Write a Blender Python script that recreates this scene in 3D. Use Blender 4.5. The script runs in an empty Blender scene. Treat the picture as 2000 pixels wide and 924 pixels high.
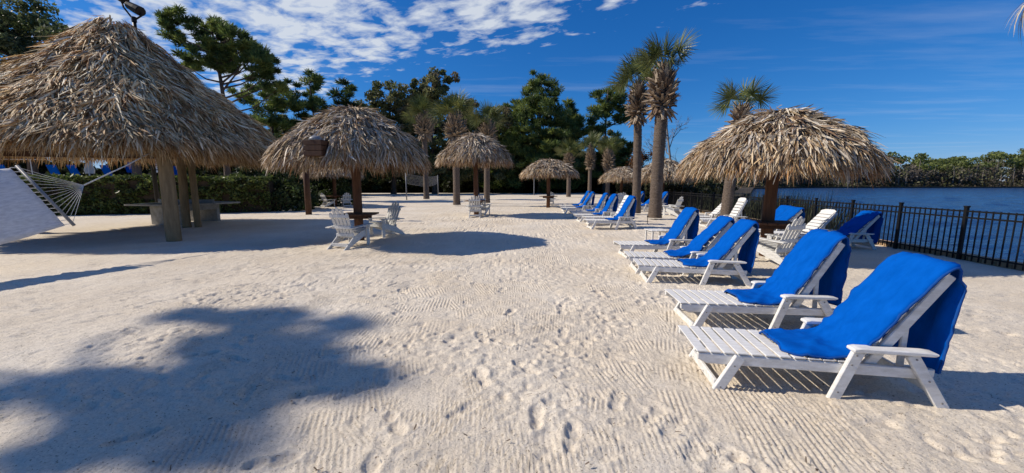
import bpy, bmesh, math, random
import numpy as np
from mathutils import Vector, Matrix
R = math.radians
random.seed(7); rng = np.random.default_rng(7)
scene = bpy.context.scene
COL = scene.collection

# ------------------------------------------------------------------ camera, sky, sun, exposure
cd = bpy.data.cameras.new('camera'); cam = bpy.data.objects.new('camera', cd); COL.objects.link(cam)
cd.sensor_width = 36; cd.lens = 13.32; cd.clip_start = 0.05; cd.clip_end = 3000
cam.location = (0, 0, 1.6); cam.rotation_euler = (R(90-8.0), 0, 0)
scene.camera = cam

SUN_EL = 37.5; SUN_AZ = 176.0            # azimuth measured from +X, so the sun stands to the left and a little beyond
sd = Vector((math.cos(R(SUN_AZ))*math.cos(R(SUN_EL)), math.sin(R(SUN_AZ))*math.cos(R(SUN_EL)), math.sin(R(SUN_EL))))
sl = bpy.data.lights.new('sun', 'SUN'); sl.energy = 5.0; sl.angle = R(0.55); sl.color = (1.0, 0.91, 0.785)
so = bpy.data.objects.new('sun', sl); COL.objects.link(so)
so.rotation_euler = (-sd).to_track_quat('-Z', 'Y').to_euler(); so.location = (-30, 5, 30)

w = bpy.data.worlds.new('World'); scene.world = w; w.use_nodes = True
nt = w.node_tree; nt.nodes.clear()
def N(t, **k):
    n = nt.nodes.new(t)
    for a, b in k.items(): setattr(n, a, b)
    return n
def wmath(op, a, b=None, c=None, clamp=False):
    n = N('ShaderNodeMath', operation=op, use_clamp=clamp)
    for i, v in enumerate((a, b, c)):
        if v is None: continue
        if isinstance(v, (int, float)): n.inputs[i].default_value = v
        else: nt.links.new(v, n.inputs[i])
    return n.outputs[0]
out = N('ShaderNodeOutputWorld'); bg = N('ShaderNodeBackground'); bg.inputs['Strength'].default_value = 0.082
sky = N('ShaderNodeTexSky', sky_type='NISHITA'); sky.sun_disc = False
sky.sun_elevation = R(SUN_EL); sky.sun_rotation = R(90-SUN_AZ); sky.air_density = 1.0; sky.dust_density = 0.0; sky.ozone_density = 2.0
hsv = N('ShaderNodeHueSaturation'); hsv.inputs['Saturation'].default_value = 1.0; hsv.inputs['Value'].default_value = 1.0
sc_ = N('ShaderNodeSeparateColor'); cc_ = N('ShaderNodeCombineColor'); nt.links.new(sky.outputs[0], sc_.inputs[0])
for ch, (p_, k_, mx_) in enumerate(((1.62, 0.110, 5.0), (0.95, 0.71, 7.5), (0.78, 1.85, 10.0))):      # a phone camera's deeper blues
    nt.links.new(wmath('MINIMUM', wmath('MULTIPLY', wmath('POWER', sc_.outputs[ch], p_), k_), mx_), cc_.inputs[ch])
nt.links.new(cc_.outputs[0], hsv.inputs['Color'])
tc = N('ShaderNodeTexCoord'); sx = N('ShaderNodeSeparateXYZ'); nt.links.new(tc.outputs['Generated'], sx.inputs[0])
zc = wmath('MAXIMUM', sx.outputs[2], 0.03)
px = wmath('DIVIDE', sx.outputs[0], zc); py = wmath('DIVIDE', sx.outputs[1], zc)
cx = N('ShaderNodeCombineXYZ'); nt.links.new(px, cx.inputs[0]); nt.links.new(py, cx.inputs[1])
rot = N('ShaderNodeMapping'); rot.inputs['Rotation'].default_value = (0, 0, R(35)); rot.inputs['Scale'].default_value = (1.0, 1.0, 1)
nt.links.new(cx.outputs[0], rot.inputs[0])
mp2 = N('ShaderNodeMapping'); mp2.inputs['Scale'].default_value = (0.78, 1.12, 1); nt.links.new(rot.outputs[0], mp2.inputs[0])
n1 = N('ShaderNodeTexNoise'); n1.inputs['Scale'].default_value = 5.5; n1.inputs['Detail'].default_value = 8; n1.inputs['Roughness'].default_value = 0.56
n1.inputs['Distortion'].default_value = 0.25
nt.links.new(mp2.outputs[0], n1.inputs['Vector'])
n2 = N('ShaderNodeTexNoise'); n2.inputs['Scale'].default_value = 1.3; n2.inputs['Detail'].default_value = 3
nt.links.new(mp2.outputs[0], n2.inputs['Vector'])
# the cloud bank ends along a line across the sky: (x + 1.45 y)/1.76
band = wmath('MULTIPLY', wmath('ADD', px, wmath('MULTIPLY', py, 1.45)), 1/1.76)
edge = wmath('MULTIPLY', wmath('SUBTRACT', 2.36, band), 1.5)
edge = wmath('MINIMUM', wmath('MAXIMUM', edge, -1.0), 0.62)
low = wmath('MAXIMUM', wmath('MINIMUM', wmath('MULTIPLY', wmath('SUBTRACT', band, 0.75), 1.6), 0.0), -1.4)
dens = wmath('ADD', wmath('ADD', wmath('MULTIPLY', n1.outputs['Fac'], 1.0), wmath('MULTIPLY', n2.outputs['Fac'], 0.55)), wmath('MULTIPLY', wmath('ADD', edge, low), 0.26))
dens = wmath('MULTIPLY', wmath('SUBTRACT', dens, 0.825), 4.6, clamp=True)
mp3 = N('ShaderNodeMapping'); mp3.inputs['Rotation'].default_value = (0, 0, R(-8)); mp3.inputs['Scale'].default_value = (0.35, 1.5, 1); nt.links.new(cx.outputs[0], mp3.inputs[0])
n3 = N('ShaderNodeTexNoise'); n3.inputs['Scale'].default_value = 0.9; n3.inputs['Detail'].default_value = 7; n3.inputs['Roughness'].default_value = 0.6; nt.links.new(mp3.outputs[0], n3.inputs['Vector'])
wisp = wmath('MULTIPLY', wmath('MULTIPLY', wmath('SUBTRACT', n3.outputs['Fac'], 0.52), 4.0, clamp=True), 0.16)
dens = wmath('MAXIMUM', wmath('MULTIPLY', dens, 0.88), wisp)
mix = N('ShaderNodeMix', data_type='RGBA'); nt.links.new(dens, mix.inputs[0]); nt.links.new(hsv.outputs[0], mix.inputs[6])
mix.inputs[7].default_value = (8.6, 9.2, 10.0, 1)
nt.links.new(mix.outputs[2], bg.inputs['Color']); nt.links.new(bg.outputs[0], out.inputs[0])
scene.view_settings.view_transform = 'Standard'; scene.view_settings.look = 'None'
scene.view_settings.exposure = 0.0; scene.view_settings.gamma = 1.0; scene.view_settings.use_curve_mapping = False
scene.render.engine = 'CYCLES'
scene.cycles.max_bounces = 6; scene.cycles.diffuse_bounces = 3; scene.cycles.glossy_bounces = 2; scene.cycles.transmission_bounces = 3
scene.cycles.use_denoising = True
scene.cycles.caustics_reflective = False; scene.cycles.caustics_refractive = False

# ------------------------------------------------------------------ materials
MATS = {}
def mat(name, c1, c2=None, scale=6.0, rough=0.7, bump=0.0, bscale=40.0, stretch=(1, 1, 1), spec=0.3, attr=False, translucent=0.0, detail=4.0, bdist=0.01):
    m = bpy.data.materials.new(name); m.use_nodes = True; t = m.node_tree; b = t.nodes['Principled BSDF']
    b.inputs['Roughness'].default_value = rough; b.inputs['Specular IOR Level'].default_value = spec
    tcn = t.nodes.new('ShaderNodeTexCoord'); mp = t.nodes.new('ShaderNodeMapping'); mp.inputs['Scale'].default_value = stretch
    t.links.new(tcn.outputs['Object'], mp.inputs[0])
    col = None
    if c2 is not None:
        nz = t.nodes.new('ShaderNodeTexNoise'); nz.inputs['Scale'].default_value = scale; nz.inputs['Detail'].default_value = detail; nz.inputs['Roughness'].default_value = 0.65
        t.links.new(mp.outputs[0], nz.inputs['Vector'])
        rp = t.nodes.new('ShaderNodeValToRGB'); rp.color_ramp.elements[0].position = 0.33; rp.color_ramp.elements[1].position = 0.68
        rp.color_ramp.elements[0].color = (*c1, 1); rp.color_ramp.elements[1].color = (*c2, 1)
        t.links.new(nz.outputs['Fac'], rp.inputs[0]); col = rp.outputs[0]
    if attr:
        at = t.nodes.new('ShaderNodeAttribute'); at.attribute_name = 'Col'
        if col is not None:
            mx = t.nodes.new('ShaderNodeMix'); mx.data_type = 'RGBA'; mx.blend_type = 'MULTIPLY'; mx.inputs[0].default_value = 1
            t.links.new(at.outputs['Color'], mx.inputs[6]); t.links.new(col, mx.inputs[7]); col = mx.outputs[2]
        else: col = at.outputs['Color']
    if col is not None: t.links.new(col, b.inputs['Base Color'])
    else: b.inputs['Base Color'].default_value = (*c1, 1)
    if bump:
        nb = t.nodes.new('ShaderNodeTexNoise'); nb.inputs['Scale'].default_value = bscale; nb.inputs['Detail'].default_value = 5; nb.inputs['Roughness'].default_value = 0.6
        t.links.new(mp.outputs[0], nb.inputs['Vector'])
        bp = t.nodes.new('ShaderNodeBump'); bp.inputs['Strength'].default_value = bump; bp.inputs['Distance'].default_value = bdist
        t.links.new(nb.outputs['Fac'], bp.inputs['Height']); t.links.new(bp.outputs[0], b.inputs['Normal'])
    if translucent:
        tr = t.nodes.new('ShaderNodeBsdfTranslucent'); ms = t.nodes.new('ShaderNodeMixShader'); ms.inputs[0].default_value = translucent
        if col is not None: t.links.new(col, tr.inputs[0])
        else: tr.inputs[0].default_value = (*c1, 1)
        t.links.new(b.outputs[0], ms.inputs[1]); t.links.new(tr.outputs[0], ms.inputs[2]); t.links.new(ms.outputs[0], t.nodes['Material Output'].inputs[0])
    MATS[name] = m; return m
M = MATS
mat('white_board', (0.60, 0.58, 0.53), (0.80, 0.79, 0.76), 9, 0.5, 0.25, 45, (1, 3, 3), 0.35, detail=9)
mat('weathered_white', (0.50, 0.49, 0.45), (0.76, 0.75, 0.71), 9, 0.6, 0.3, 50, (1, 4, 4))
mat('blue_cloth', (0.000, 0.074, 0.36), (0.001, 0.096, 0.45), 7, 0.9, 0.30, 16, (1, 2.2, 1), spec=0.03, bdist=0.012, detail=8)
mat('hem', (0.001, 0.05, 0.24), (0.001, 0.065, 0.29), 30, 0.9)
mat('screw', (0.25, 0.24, 0.22), None, rough=0.4)
mat('thatch', (0.72, 0.72, 0.72), (1.04, 1.04, 1.04), 30, 0.7, attr=True, translucent=0.12, spec=0.35)
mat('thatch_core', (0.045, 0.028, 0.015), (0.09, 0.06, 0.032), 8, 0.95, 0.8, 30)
mat('post_wood', (0.085, 0.036, 0.017), (0.15, 0.07, 0.034), 5, 0.8, 0.6, 26, (4, 4, 0.5))
mat('log_wood', (0.19, 0.135, 0.07), (0.30, 0.22, 0.12), 4, 0.85, 0.7, 26, (3, 3, 0.5))
mat('dark_wood', (0.05, 0.022, 0.012), (0.085, 0.04, 0.02), 5, 0.7, 0.3, 40, (4, 4, 1))
mat('palm_trunk', (0.075, 0.052, 0.038), (0.25, 0.195, 0.15), 9, 0.95, 1.0, 14, (1.5, 1.5, 7), bdist=0.05)
mat('palm_leaf', (0.8, 0.8, 0.8), (1, 1, 1), 5, 0.45, attr=True, translucent=0.2, spec=0.4)
mat('leaf', (0.8, 0.8, 0.8), (1.15, 1.15, 1.15), 1.2, 0.5, attr=True, translucent=0.4, spec=0.35)
mat('bark', (0.07, 0.05, 0.035), (0.16, 0.12, 0.09), 5, 0.95, 0.9, 12, (3, 3, 0.6), bdist=0.04)
mat('grey_twig', (0.17, 0.15, 0.13), (0.26, 0.23, 0.20), 5, 0.9)
mat('black_metal', (0.006, 0.006, 0.007), None, rough=0.5, spec=0.25)
mat('grey_metal', (0.16, 0.165, 0.17), (0.24, 0.24, 0.25), 8, 0.45)
mat('concrete', (0.24, 0.23, 0.20), (0.38, 0.36, 0.32), 6, 0.9, 0.4, 40)
mat('table_green', (0.09, 0.115, 0.10), (0.13, 0.15, 0.13), 4, 0.7)
mat('stone_cap', (0.33, 0.22, 0.13), (0.50, 0.36, 0.22), 10, 0.95, 0.6, 30)
mat('canvas', (0.58, 0.58, 0.60), (0.80, 0.80, 0.81), 5.0, 0.85, 0.5, 22, (6, 0.5, 6), translucent=0.25, detail=7)
mat('rope', (0.55, 0.53, 0.48), (0.68, 0.66, 0.60), 60, 0.9)
mat('soil', (0.030, 0.022, 0.013), (0.075, 0.055, 0.034), 1.5, 1.0, 0.6, 8)
mat('terrace_stone', (0.30, 0.27, 0.23), (0.40, 0.36, 0.31), 3, 0.9)
mat('sign_white', (0.78, 0.78, 0.76), None, rough=0.5)
mat('sign_ink', (0.03, 0.03, 0.03), None, rough=0.6)
mat('net_cord', (0.30, 0.30, 0.31), None, rough=0.9)
mat('reed', (0.8, 0.8, 0.8), (1, 1, 1), 3, 0.8, attr=True, translucent=0.15)
mat('debris', (0.07, 0.045, 0.03), (0.16, 0.11, 0.07), 20, 0.9)

def sand_material():
    m = bpy.data.materials.new('sand'); m.use_nodes = True; t = m.node_tree; b = t.nodes['Principled BSDF']
    b.inputs['Roughness'].default_value = 0.95; b.inputs['Specular IOR Level'].default_value = 0.12
    g = t.nodes.new('ShaderNodeNewGeometry')
    def noise(scale, det=5, rough=0.6):
        n = t.nodes.new('ShaderNodeTexNoise'); n.inputs['Scale'].default_value = scale; n.inputs['Detail'].default_value = det; n.inputs['Roughness'].default_value = rough
        t.links.new(g.outputs['Position'], n.inputs['Vector']); return n.outputs['Fac']
    r1 = t.nodes.new('ShaderNodeValToRGB'); e = r1.color_ramp.elements
    e[0].position = 0.3; e[0].color = (0.665, 0.57, 0.44, 1); e[1].position = 0.7; e[1].color = (0.79, 0.715, 0.595, 1)
    t.links.new(noise(0.55, 6), r1.inputs[0])
    r2 = t.nodes.new('ShaderNodeValToRGB'); e = r2.color_ramp.elements
    e[0].position = 0.32; e[0].color = (0.76, 0.74, 0.71, 1); e[1].position = 0.58; e[1].color = (1.04, 1.04, 1.04, 1)
    t.links.new(noise(52, 6, 0.8), r2.inputs[0])
    mx = t.nodes.new('ShaderNodeMix'); mx.data_type = 'RGBA'; mx.blend_type = 'MULTIPLY'; mx.inputs[0].default_value = 1
    t.links.new(r1.outputs[0], mx.inputs[6]); t.links.new(r2.outputs[0], mx.inputs[7])
    # scattered dark specks: litter grains, plus the shade of tiny pits put into the colour
    r3 = t.nodes.new('ShaderNodeValToRGB'); e = r3.color_ramp.elements
    e[0].position = 0.30; e[0].color = (0.36, 0.33, 0.29, 1); e[1].position = 0.37; e[1].color = (1, 1, 1, 1)
    t.links.new(noise(75, 2, 0.5), r3.inputs[0])
    mx2 = t.nodes.new('ShaderNodeMix'); mx2.data_type = 'RGBA'; mx2.blend_type = 'MULTIPLY'; mx2.inputs[0].default_value = 1
    t.links.new(mx.outputs[2], mx2.inputs[6]); t.links.new(r3.outputs[0], mx2.inputs[7])
    t.links.new(mx2.outputs[2], b.inputs['Base Color'])
    b1 = t.nodes.new('ShaderNodeBump'); b1.inputs['Strength'].default_value = 1.0; b1.inputs['Distance'].default_value = 0.012
    t.links.new(noise(55, 6, 0.7), b1.inputs['Height'])
    b2 = t.nodes.new('ShaderNodeBump'); b2.inputs['Strength'].default_value = 0.35; b2.inputs['Distance'].default_value = 0.06
    t.links.new(noise(7, 4, 0.6), b2.inputs['Height']); t.links.new(b1.outputs[0], b2.inputs['Normal'])
    t.links.new(b2.outputs[0], b.inputs['Normal'])
    MATS['sand'] = m
def water_material():
    m = bpy.data.materials.new('lake_water'); m.use_nodes = True; t = m.node_tree; b = t.nodes['Principled BSDF']
    b.inputs['Base Color'].default_value = (0.006, 0.034, 0.112, 1); b.inputs['Roughness'].default_value = 0.18; b.inputs['IOR'].default_value = 1.18
    g = t.nodes.new('ShaderNodeNewGeometry'); mp = t.nodes.new('ShaderNodeMapping'); mp.inputs['Scale'].default_value = (0.55, 1.3, 1); mp.inputs['Rotation'].default_value = (0, 0, R(12))
    t.links.new(g.outputs['Position'], mp.inputs[0])
    prev = None
    for sc, st, ds in ((2.2, 0.8, 0.30), (8, 0.7, 0.06)):
        n = t.nodes.new('ShaderNodeTexNoise'); n.inputs['Scale'].default_value = sc; n.inputs['Detail'].default_value = 3; n.inputs['Distortion'].default_value = 0.4
        t.links.new(mp.outputs[0], n.inputs['Vector'])
        bp = t.nodes.new('ShaderNodeBump'); bp.inputs['Strength'].default_value = st; bp.inputs['Distance'].default_value = ds
        t.links.new(n.outputs['Fac'], bp.inputs['Height'])
        if prev: t.links.new(prev.outputs[0], bp.inputs['Normal'])
        prev = bp
    t.links.new(prev.outputs[0], b.inputs['Normal'])
    MATS['lake_water'] = m
sand_material(); water_material()

# ------------------------------------------------------------------ mesh helpers
def tag(o, label, cat, group=None):
    o['label'] = label; o['category'] = cat
    if group: o['group'] = group
    return o
def struct(o): o['kind'] = 'structure'; return o
def stuff(o): o['kind'] = 'stuff'; return o
def link(name, me, m=None, parent=None, loc=None, rot=None):
    o = bpy.data.objects.new(name, me); COL.objects.link(o)
    if m is not None and me is not None and not me.materials: me.materials.append(MATS[m] if isinstance(m, str) else m)
    if parent is not None: o.parent = parent
    if loc is not None: o.location = loc
    if rot is not None: o.rotation_euler = rot
    return o
def empty(name, loc=(0, 0, 0), rz=0.0, scale=None):
    o = bpy.data.objects.new(name, None); COL.objects.link(o); o.location = loc; o.rotation_euler = (0, 0, rz); o.empty_display_size = 0.2
    if scale: o.scale = (scale,)*3
    return o
def np_mesh(name, V, Q, cols=None, smooth=False):
    V = np.asarray(V, dtype=np.float32).reshape(-1, 3); Q = np.asarray(Q, dtype=np.int32); k = Q.shape[1]
    me = bpy.data.meshes.new(name); me.vertices.add(len(V)); me.vertices.foreach_set('co', V.ravel())
    me.loops.add(Q.size); me.loops.foreach_set('vertex_index', Q.ravel())
    me.polygons.add(len(Q)); me.polygons.foreach_set('loop_start', np.arange(0, Q.size, k, dtype=np.int32))
    if smooth: me.polygons.foreach_set('use_smooth', np.ones(len(Q), dtype=bool))
    if cols is not None:
        a = me.color_attributes.new('Col', 'FLOAT_COLOR', 'POINT')
        c = np.ones((len(V), 4), dtype=np.float32); c[:, :3] = cols; a.data.foreach_set('color', c.ravel())
    me.update(calc_edges=True); return me
def join_np(parts):
    Vs, Qs, Cs = [], [], []; o = 0
    for p in parts:
        Vs.append(p[0]); Qs.append(p[1]+o); o += len(p[0])
        if len(p) > 2: Cs.append(p[2])
    return np.concatenate(Vs), np.concatenate(Qs), (np.concatenate(Cs) if Cs else None)
def unit(a): return a/np.maximum(np.linalg.norm(a, axis=-1, keepdims=True), 1e-9)
def blades(P, D, Nrm, L, W, bend, col, K=3, tip=0.15, base=0.7, cup=0.0, gravity=True):
    """bent tapered strips: roots P, directions D, face normals Nrm, all (n,3); col (n,3)"""
    n = len(P); D = unit(D); S = unit(np.cross(D, Nrm))
    t = np.linspace(0, 1, K+1); prof = np.interp(t, [0, 0.35, 0.75, 1], [base, 1, 0.75, tip])
    down = np.array([0, 0, -1.0]) if gravity else -Nrm
    if gravity: down = np.broadcast_to(down, P.shape)
    C = P[:, None, :] + D[:, None, :]*(L[:, None]*t)[..., None] + down[:, None, :]*((bend*L)[:, None]*t**2)[..., None]
    off = S[:, None, :]*(W[:, None]*prof*0.5)[..., None]
    V = np.stack([C-off, C+off], axis=2).reshape(-1, 3)
    i = (np.arange(n)[:, None]*(K+1) + np.arange(K)[None, :])*2
    Q = np.stack([i, i+1, i+3, i+2], axis=-1).reshape(-1, 4)
    return V, Q, np.repeat(col, (K+1)*2, axis=0)
def cards(P, A, B, col):
    """flat leaf quads (kite shaped) with half axes A (long) and B"""
    V = np.stack([P-A, P+B-A*0.1, P+A, P-B-A*0.1], axis=1).reshape(-1, 3)
    i = np.arange(len(P))[:, None]*4; Q = np.concatenate([i, i+1, i+2, i+3], axis=1)
    return V, Q, np.repeat(col, 4, axis=0)
def tube_np(pts, rad, n=8, cap=True):
    pts = np.asarray(pts, float); m = len(pts); rad = np.broadcast_to(np.asarray(rad, float), (m,))
    T = np.gradient(pts, axis=0); T = unit(T); up = np.array([0, 0, 1.0]) if abs(T[:, 2]).mean() < 0.9 else np.array([1.0, 0, 0])
    A = unit(np.cross(T, up)); B = np.cross(T, A); a = np.linspace(0, 2*np.pi, n, endpoint=False)
    V = pts[:, None, :] + (A[:, None, :]*np.cos(a)[None, :, None] + B[:, None, :]*np.sin(a)[None, :, None])*rad[:, None, None]
    V = V.reshape(-1, 3); Q = []
    for i in range(m-1):
        for j in range(n): Q.append((i*n+j, i*n+(j+1) % n, (i+1)*n+(j+1) % n, (i+1)*n+j))
    if cap:
        c0 = len(V); V = np.concatenate([V, pts[:1], pts[-1:]])
        for j in range(0, n, 2):
            Q.append((c0, (j+2) % n, (j+1) % n, j)); o = (m-1)*n; Q.append((c0+1, o+j, o+(j+1) % n, o+(j+2) % n))
    return V, np.array(Q)
class MB:
    def __init__(s): s.v = []; s.f = []
    def box(s, c, d, rot=None):
        i = len(s.v); h = [x/2 for x in d]
        for x, y, z in ((-1,-1,-1),(1,-1,-1),(1,1,-1),(-1,1,-1),(-1,-1,1),(1,-1,1),(1,1,1),(-1,1,1)):
            p = Vector((x*h[0], y*h[1], z*h[2]))
            if rot: p = rot @ p
            s.v.append(p+Vector(c))
        s.f += [(i,i+3,i+2,i+1),(i+4,i+5,i+6,i+7),(i,i+1,i+5,i+4),(i+1,i+2,i+6,i+5),(i+2,i+3,i+7,i+6),(i+3,i,i+4,i+7)]; return s
    def bar(s, a, b, wd, th, side=(0, 1, 0)):
        """a board from a to b; wd measured along side, th across"""
        a = Vector(a); b = Vector(b); t = (b-a).normalized(); sd_ = Vector(side); sd_ = (sd_-t*sd_.dot(t)).normalized(); n = t.cross(sd_)
        i = len(s.v)
        for q in (a, b):
            for u, v in ((-1,-1),(1,-1),(1,1),(-1,1)): s.v.append(q+sd_*(u*wd/2)+n*(v*th/2))
        s.f += [(i,i+1,i+2,i+3),(i+7,i+6,i+5,i+4)]+[(i+k,i+4+k,i+4+(k+1)%4,i+(k+1)%4) for k in range(4)]; return s
    def tube(s, pts, rad, n=8):
        V, Q = tube_np(pts, rad, n); i = len(s.v); s.v += [Vector(p) for p in V]; s.f += [tuple(int(k)+i for k in q) for q in Q]; return s
    def prism(s, poly, y0, y1):
        """outline in xz extruded along y"""
        i = len(s.v); n = len(poly)
        s.v += [Vector((x, y0, z)) for x, z in poly]+[Vector((x, y1, z)) for x, z in poly]
        s.f += [tuple(range(i, i+n)), tuple(range(i+2*n-1, i+n-1, -1))]+[(i+k, i+n+k, i+n+(k+1) % n, i+(k+1) % n) for k in range(n)]; return s
    def mesh(s, name, bevel=0.0, smooth=False, seg=1):
        bm = bmesh.new(); vs = [bm.verts.new(v) for v in s.v]
        for f in s.f:
            try: bm.faces.new([vs[k] for k in f])
            except ValueError: pass
        bmesh.ops.recalc_face_normals(bm, faces=bm.faces)
        if bevel: bmesh.ops.bevel(bm, geom=list(bm.edges), offset=bevel, segments=seg, affect='EDGES', clamp_overlap=True)
        me = bpy.data.meshes.new(name); bm.to_mesh(me); bm.free()
        if smooth: me.polygons.foreach_set('use_smooth', [True]*len(me.polygons))
        return me
CACHE = {}
def cached(key, fn):
    if key not in CACHE: CACHE[key] = fn()
    return CACHE[key]
_lat = {}
def vnoise(x, y, s, seed=0):
    if seed not in _lat: _lat[seed] = np.random.default_rng(seed+100).random((256, 256))
    L = _lat[seed]; x = x/s; y = y/s; xi = np.floor(x).astype(int); yi = np.floor(y).astype(int); fx = x-xi; fy = y-yi
    fx = fx*fx*(3-2*fx); fy = fy*fy*(3-2*fy); a = xi & 255; b = yi & 255; a1 = (xi+1) & 255; b1 = (yi+1) & 255
    return (L[a, b]*(1-fx)+L[a1, b]*fx)*(1-fy)+(L[a, b1]*(1-fx)+L[a1, b1]*fx)*fy

# ------------------------------------------------------------------ the ground: sand, soil, lake, far bank
def fence_x(y): return 9.28+(y-7.5)*0.072
def make_sand():
    xs = list(np.arange(-4.4, 4.4, 0.0125)); s = 0.0125; x = 4.4
    while x < 14: xs.append(x); s = min(s*1.035, 0.25); x += s
    s = 0.0125; x = -4.4-s; left = []
    while x > -48: left.append(x); s = min(s*1.03, 0.8); x -= s
    xs = np.array(left[::-1]+xs)
    ys = list(np.arange(-6, 1.2, 0.12))+list(np.arange(1.2, 5.4, 0.0135)); s = 0.0135; y = ys[-1]+s
    while y < 63.5: ys.append(y); s = min(s*1.022, 0.5); y += s
    ys = np.array(ys)
    X, Y = np.meshgrid(xs, ys, indexing='xy'); nx, ny = len(xs), len(ys)
    H = (vnoise(X, Y, 1.7, 1)-0.5)*0.05+(vnoise(X, Y, 0.55, 2)-0.5)*0.026
    rough = np.clip((vnoise(X, Y, 0.9, 3)*0.6+vnoise(X, Y, 0.35, 4)*0.4-0.42)*4, 0, 1)
    Hb = (vnoise(X, Y, 0.10, 5)-0.5)*0.020+(vnoise(X, Y, 0.045, 6)-0.5)*0.014
    pits = np.clip(vnoise(X, Y, 0.060, 14)*0.55+vnoise(X, Y, 0.16, 15)*0.45-0.60, 0, 1)
    clods = np.clip(vnoise(X+9, Y, 0.045, 16)*0.6+vnoise(X, Y, 0.3, 17)*0.4-0.62, 0, 1); Hb = Hb-pits*0.115+clods*0.07
    Hr = np.zeros_like(H); Mr = np.zeros_like(H); r2 = np.random.default_rng(21)
    def window(cx_, cy_, rad):
        i0, i1 = np.searchsorted(xs, [cx_-rad, cx_+rad]); j0, j1 = np.searchsorted(ys, [cy_-rad, cy_+rad]); return slice(j0, j1), slice(i0, i1)
    for k in range(240):                                                    # rake strokes, later ones over earlier ones
        cy_ = 1.2+9.5*r2.random()**1.25; cx_ = r2.uniform(-0.75, 0.62)*(cy_*1.15+0.8)
        th = R(90)+r2.normal(0, 0.15)+(-0.20*(cx_-0.4) if cx_ < 0.4 else -0.14*(cx_-0.4))*0.9
        if cx_ < -1.6: th += r2.choice([-0.5, 0.0, -0.9])
        if r2.random() < 0.12: th += r2.normal(0, 0.7)
        Ls = r2.uniform(0.35, 1.0); Wd = r2.uniform(0.26, 0.42); cv = r2.normal(0, 0.05); sp = r2.uniform(0.032, 0.044)
        sl_ = window(cx_, cy_, Ls+0.5); dx = X[sl_]-cx_; dy = Y[sl_]-cy_
        u = dx*math.cos(th)+dy*math.sin(th); v = -dx*math.sin(th)+dy*math.cos(th)-cv*u*u
        v = v+(vnoise(X[sl_], Y[sl_], 0.28, 8)-0.5)*0.020
        msk = np.clip((Ls-abs(u)+(vnoise(X[sl_], Y[sl_], 0.2, 9)-0.5)*0.3)/0.07, 0, 1)*np.clip((Wd-abs(v))/0.035, 0, 1)
        wv = np.abs(np.sin(v*np.pi/sp))**0.75
        Hr[sl_] = Hr[sl_]*(1-msk)+msk*(wv-0.6)*0.0165*np.clip(2.6*vnoise(X[sl_], Y[sl_], 0.15, 10)-0.55, 0.0, 1.3); Mr[sl_] = np.maximum(Mr[sl_], msk)
    keep = np.clip(1.3-rough*0.95, 0, 1)
    H = H+Hr*keep+Hb*(0.34+0.7*rough*(1-0.3*Mr))
    # shallow trampled dents and footprints
    prints = [(0.17, 2.42, 1.45, .55), (-0.25, 2.95, 1.9, .5), (0.38, 2.20, 1.3, .4), (0.78, 2.62, 1.2, .45), (1.05, 2.55, 2.2, .35), (-0.31, 3.75, 1.9, .5), (0.55, 3.9, 1.4, .45),
              (-2.9, 3.35, 0.3, .9), (-1.55, 3.45, 0.5, .8), (-1.55, 2.72, 0.4, .9), (-1.1, 2.8, 0.6, .6), (-2.4, 2.2, 0.5, .7), (1.35, 2.02, 2.1, .5)]
    for k in range(210):
        yy = 1.3+11*r2.random()**1.3; prints.append((r2.uniform(-0.95, 0.75)*(yy*1.15), yy, r2.uniform(0, 6.3), r2.uniform(0.2, 0.6)))
    for (fx, fy, a, dpt) in prints:
        sl_ = window(fx, fy, 0.36); dx = X[sl_]-fx; dy = Y[sl_]-fy
        u = dx*math.cos(a)+dy*math.sin(a); v = -dx*math.sin(a)+dy*math.cos(a)
        e1 = ((u-0.055)/0.085)**2+(v/0.052)**2; e2 = ((u+0.085)/0.058)**2+(v/0.042)**2
        e = np.minimum(e1, e2)*(0.75+0.6*vnoise(X[sl_]+fx, Y[sl_], 0.07, 13)); dep = -0.030*dpt*np.clip(1.25-e, 0, 1)+0.013*dpt*np.exp(-((np.sqrt(e)-1.35)/0.28)**2)*(0.4+1.2*vnoise(X[sl_], Y[sl_], 0.06, 11))
        ins = np.clip(1.3-e, 0, 1)
        H[sl_] = H[sl_]*(1-0.6*ins*min(1, dpt))+dep
    # far away only the soft swells stay
    fade = np.clip((Y-16)/20, 0, 1); H = H*(1-fade)+fade*(vnoise(X, Y, 3.0, 12)-0.5)*0.06
    edge_ = fence_x(Y)+0.16; over = X > edge_; Xc = np.minimum(X, edge_); H = np.where(over, 0.0, H)
    V = np.stack([Xc, Y, H], axis=-1).reshape(-1, 3)
    idx = np.arange(nx*ny).reshape(ny, nx); Q = np.stack([idx[:-1, :-1], idx[:-1, 1:], idx[1:, 1:], idx[1:, :-1]], axis=-1)
    good = ~(over[:-1, :-1] & over[1:, :-1]); Q = Q[good]
    o = link('sand', np_mesh('sand', V, Q, smooth=True), 'sand'); struct(o)
make_sand()
def slab(name, poly, ztop, zbot, m):
    me = bpy.data.meshes.new(name); n = len(poly)
    v = [(x, y, ztop) for x, y in poly]+[(x, y, zbot) for x, y in poly]
    f = [tuple(range(n))]+[(k, n+k, n+(k+1) % n, (k+1) % n) for k in range(n)]
    me.from_pydata(v, [], f); me.update(); bm = bmesh.new(); bm.from_mesh(me); bmesh.ops.recalc_face_normals(bm, faces=bm.faces)
    bm.to_mesh(me); bm.free(); return struct(link(name, me, m))
slab('ground', [(-900, -60), (8.6, -60), (8.6, 4), (9.3, 14), (10.6, 29), (14, 27), (24, 42), (40, 64), (95, 150), (140, 186), (220, 192), (500, 186), (900, 150), (900, 1500), (-900, 1500)], -0.06, -1.5, 'soil')
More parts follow.
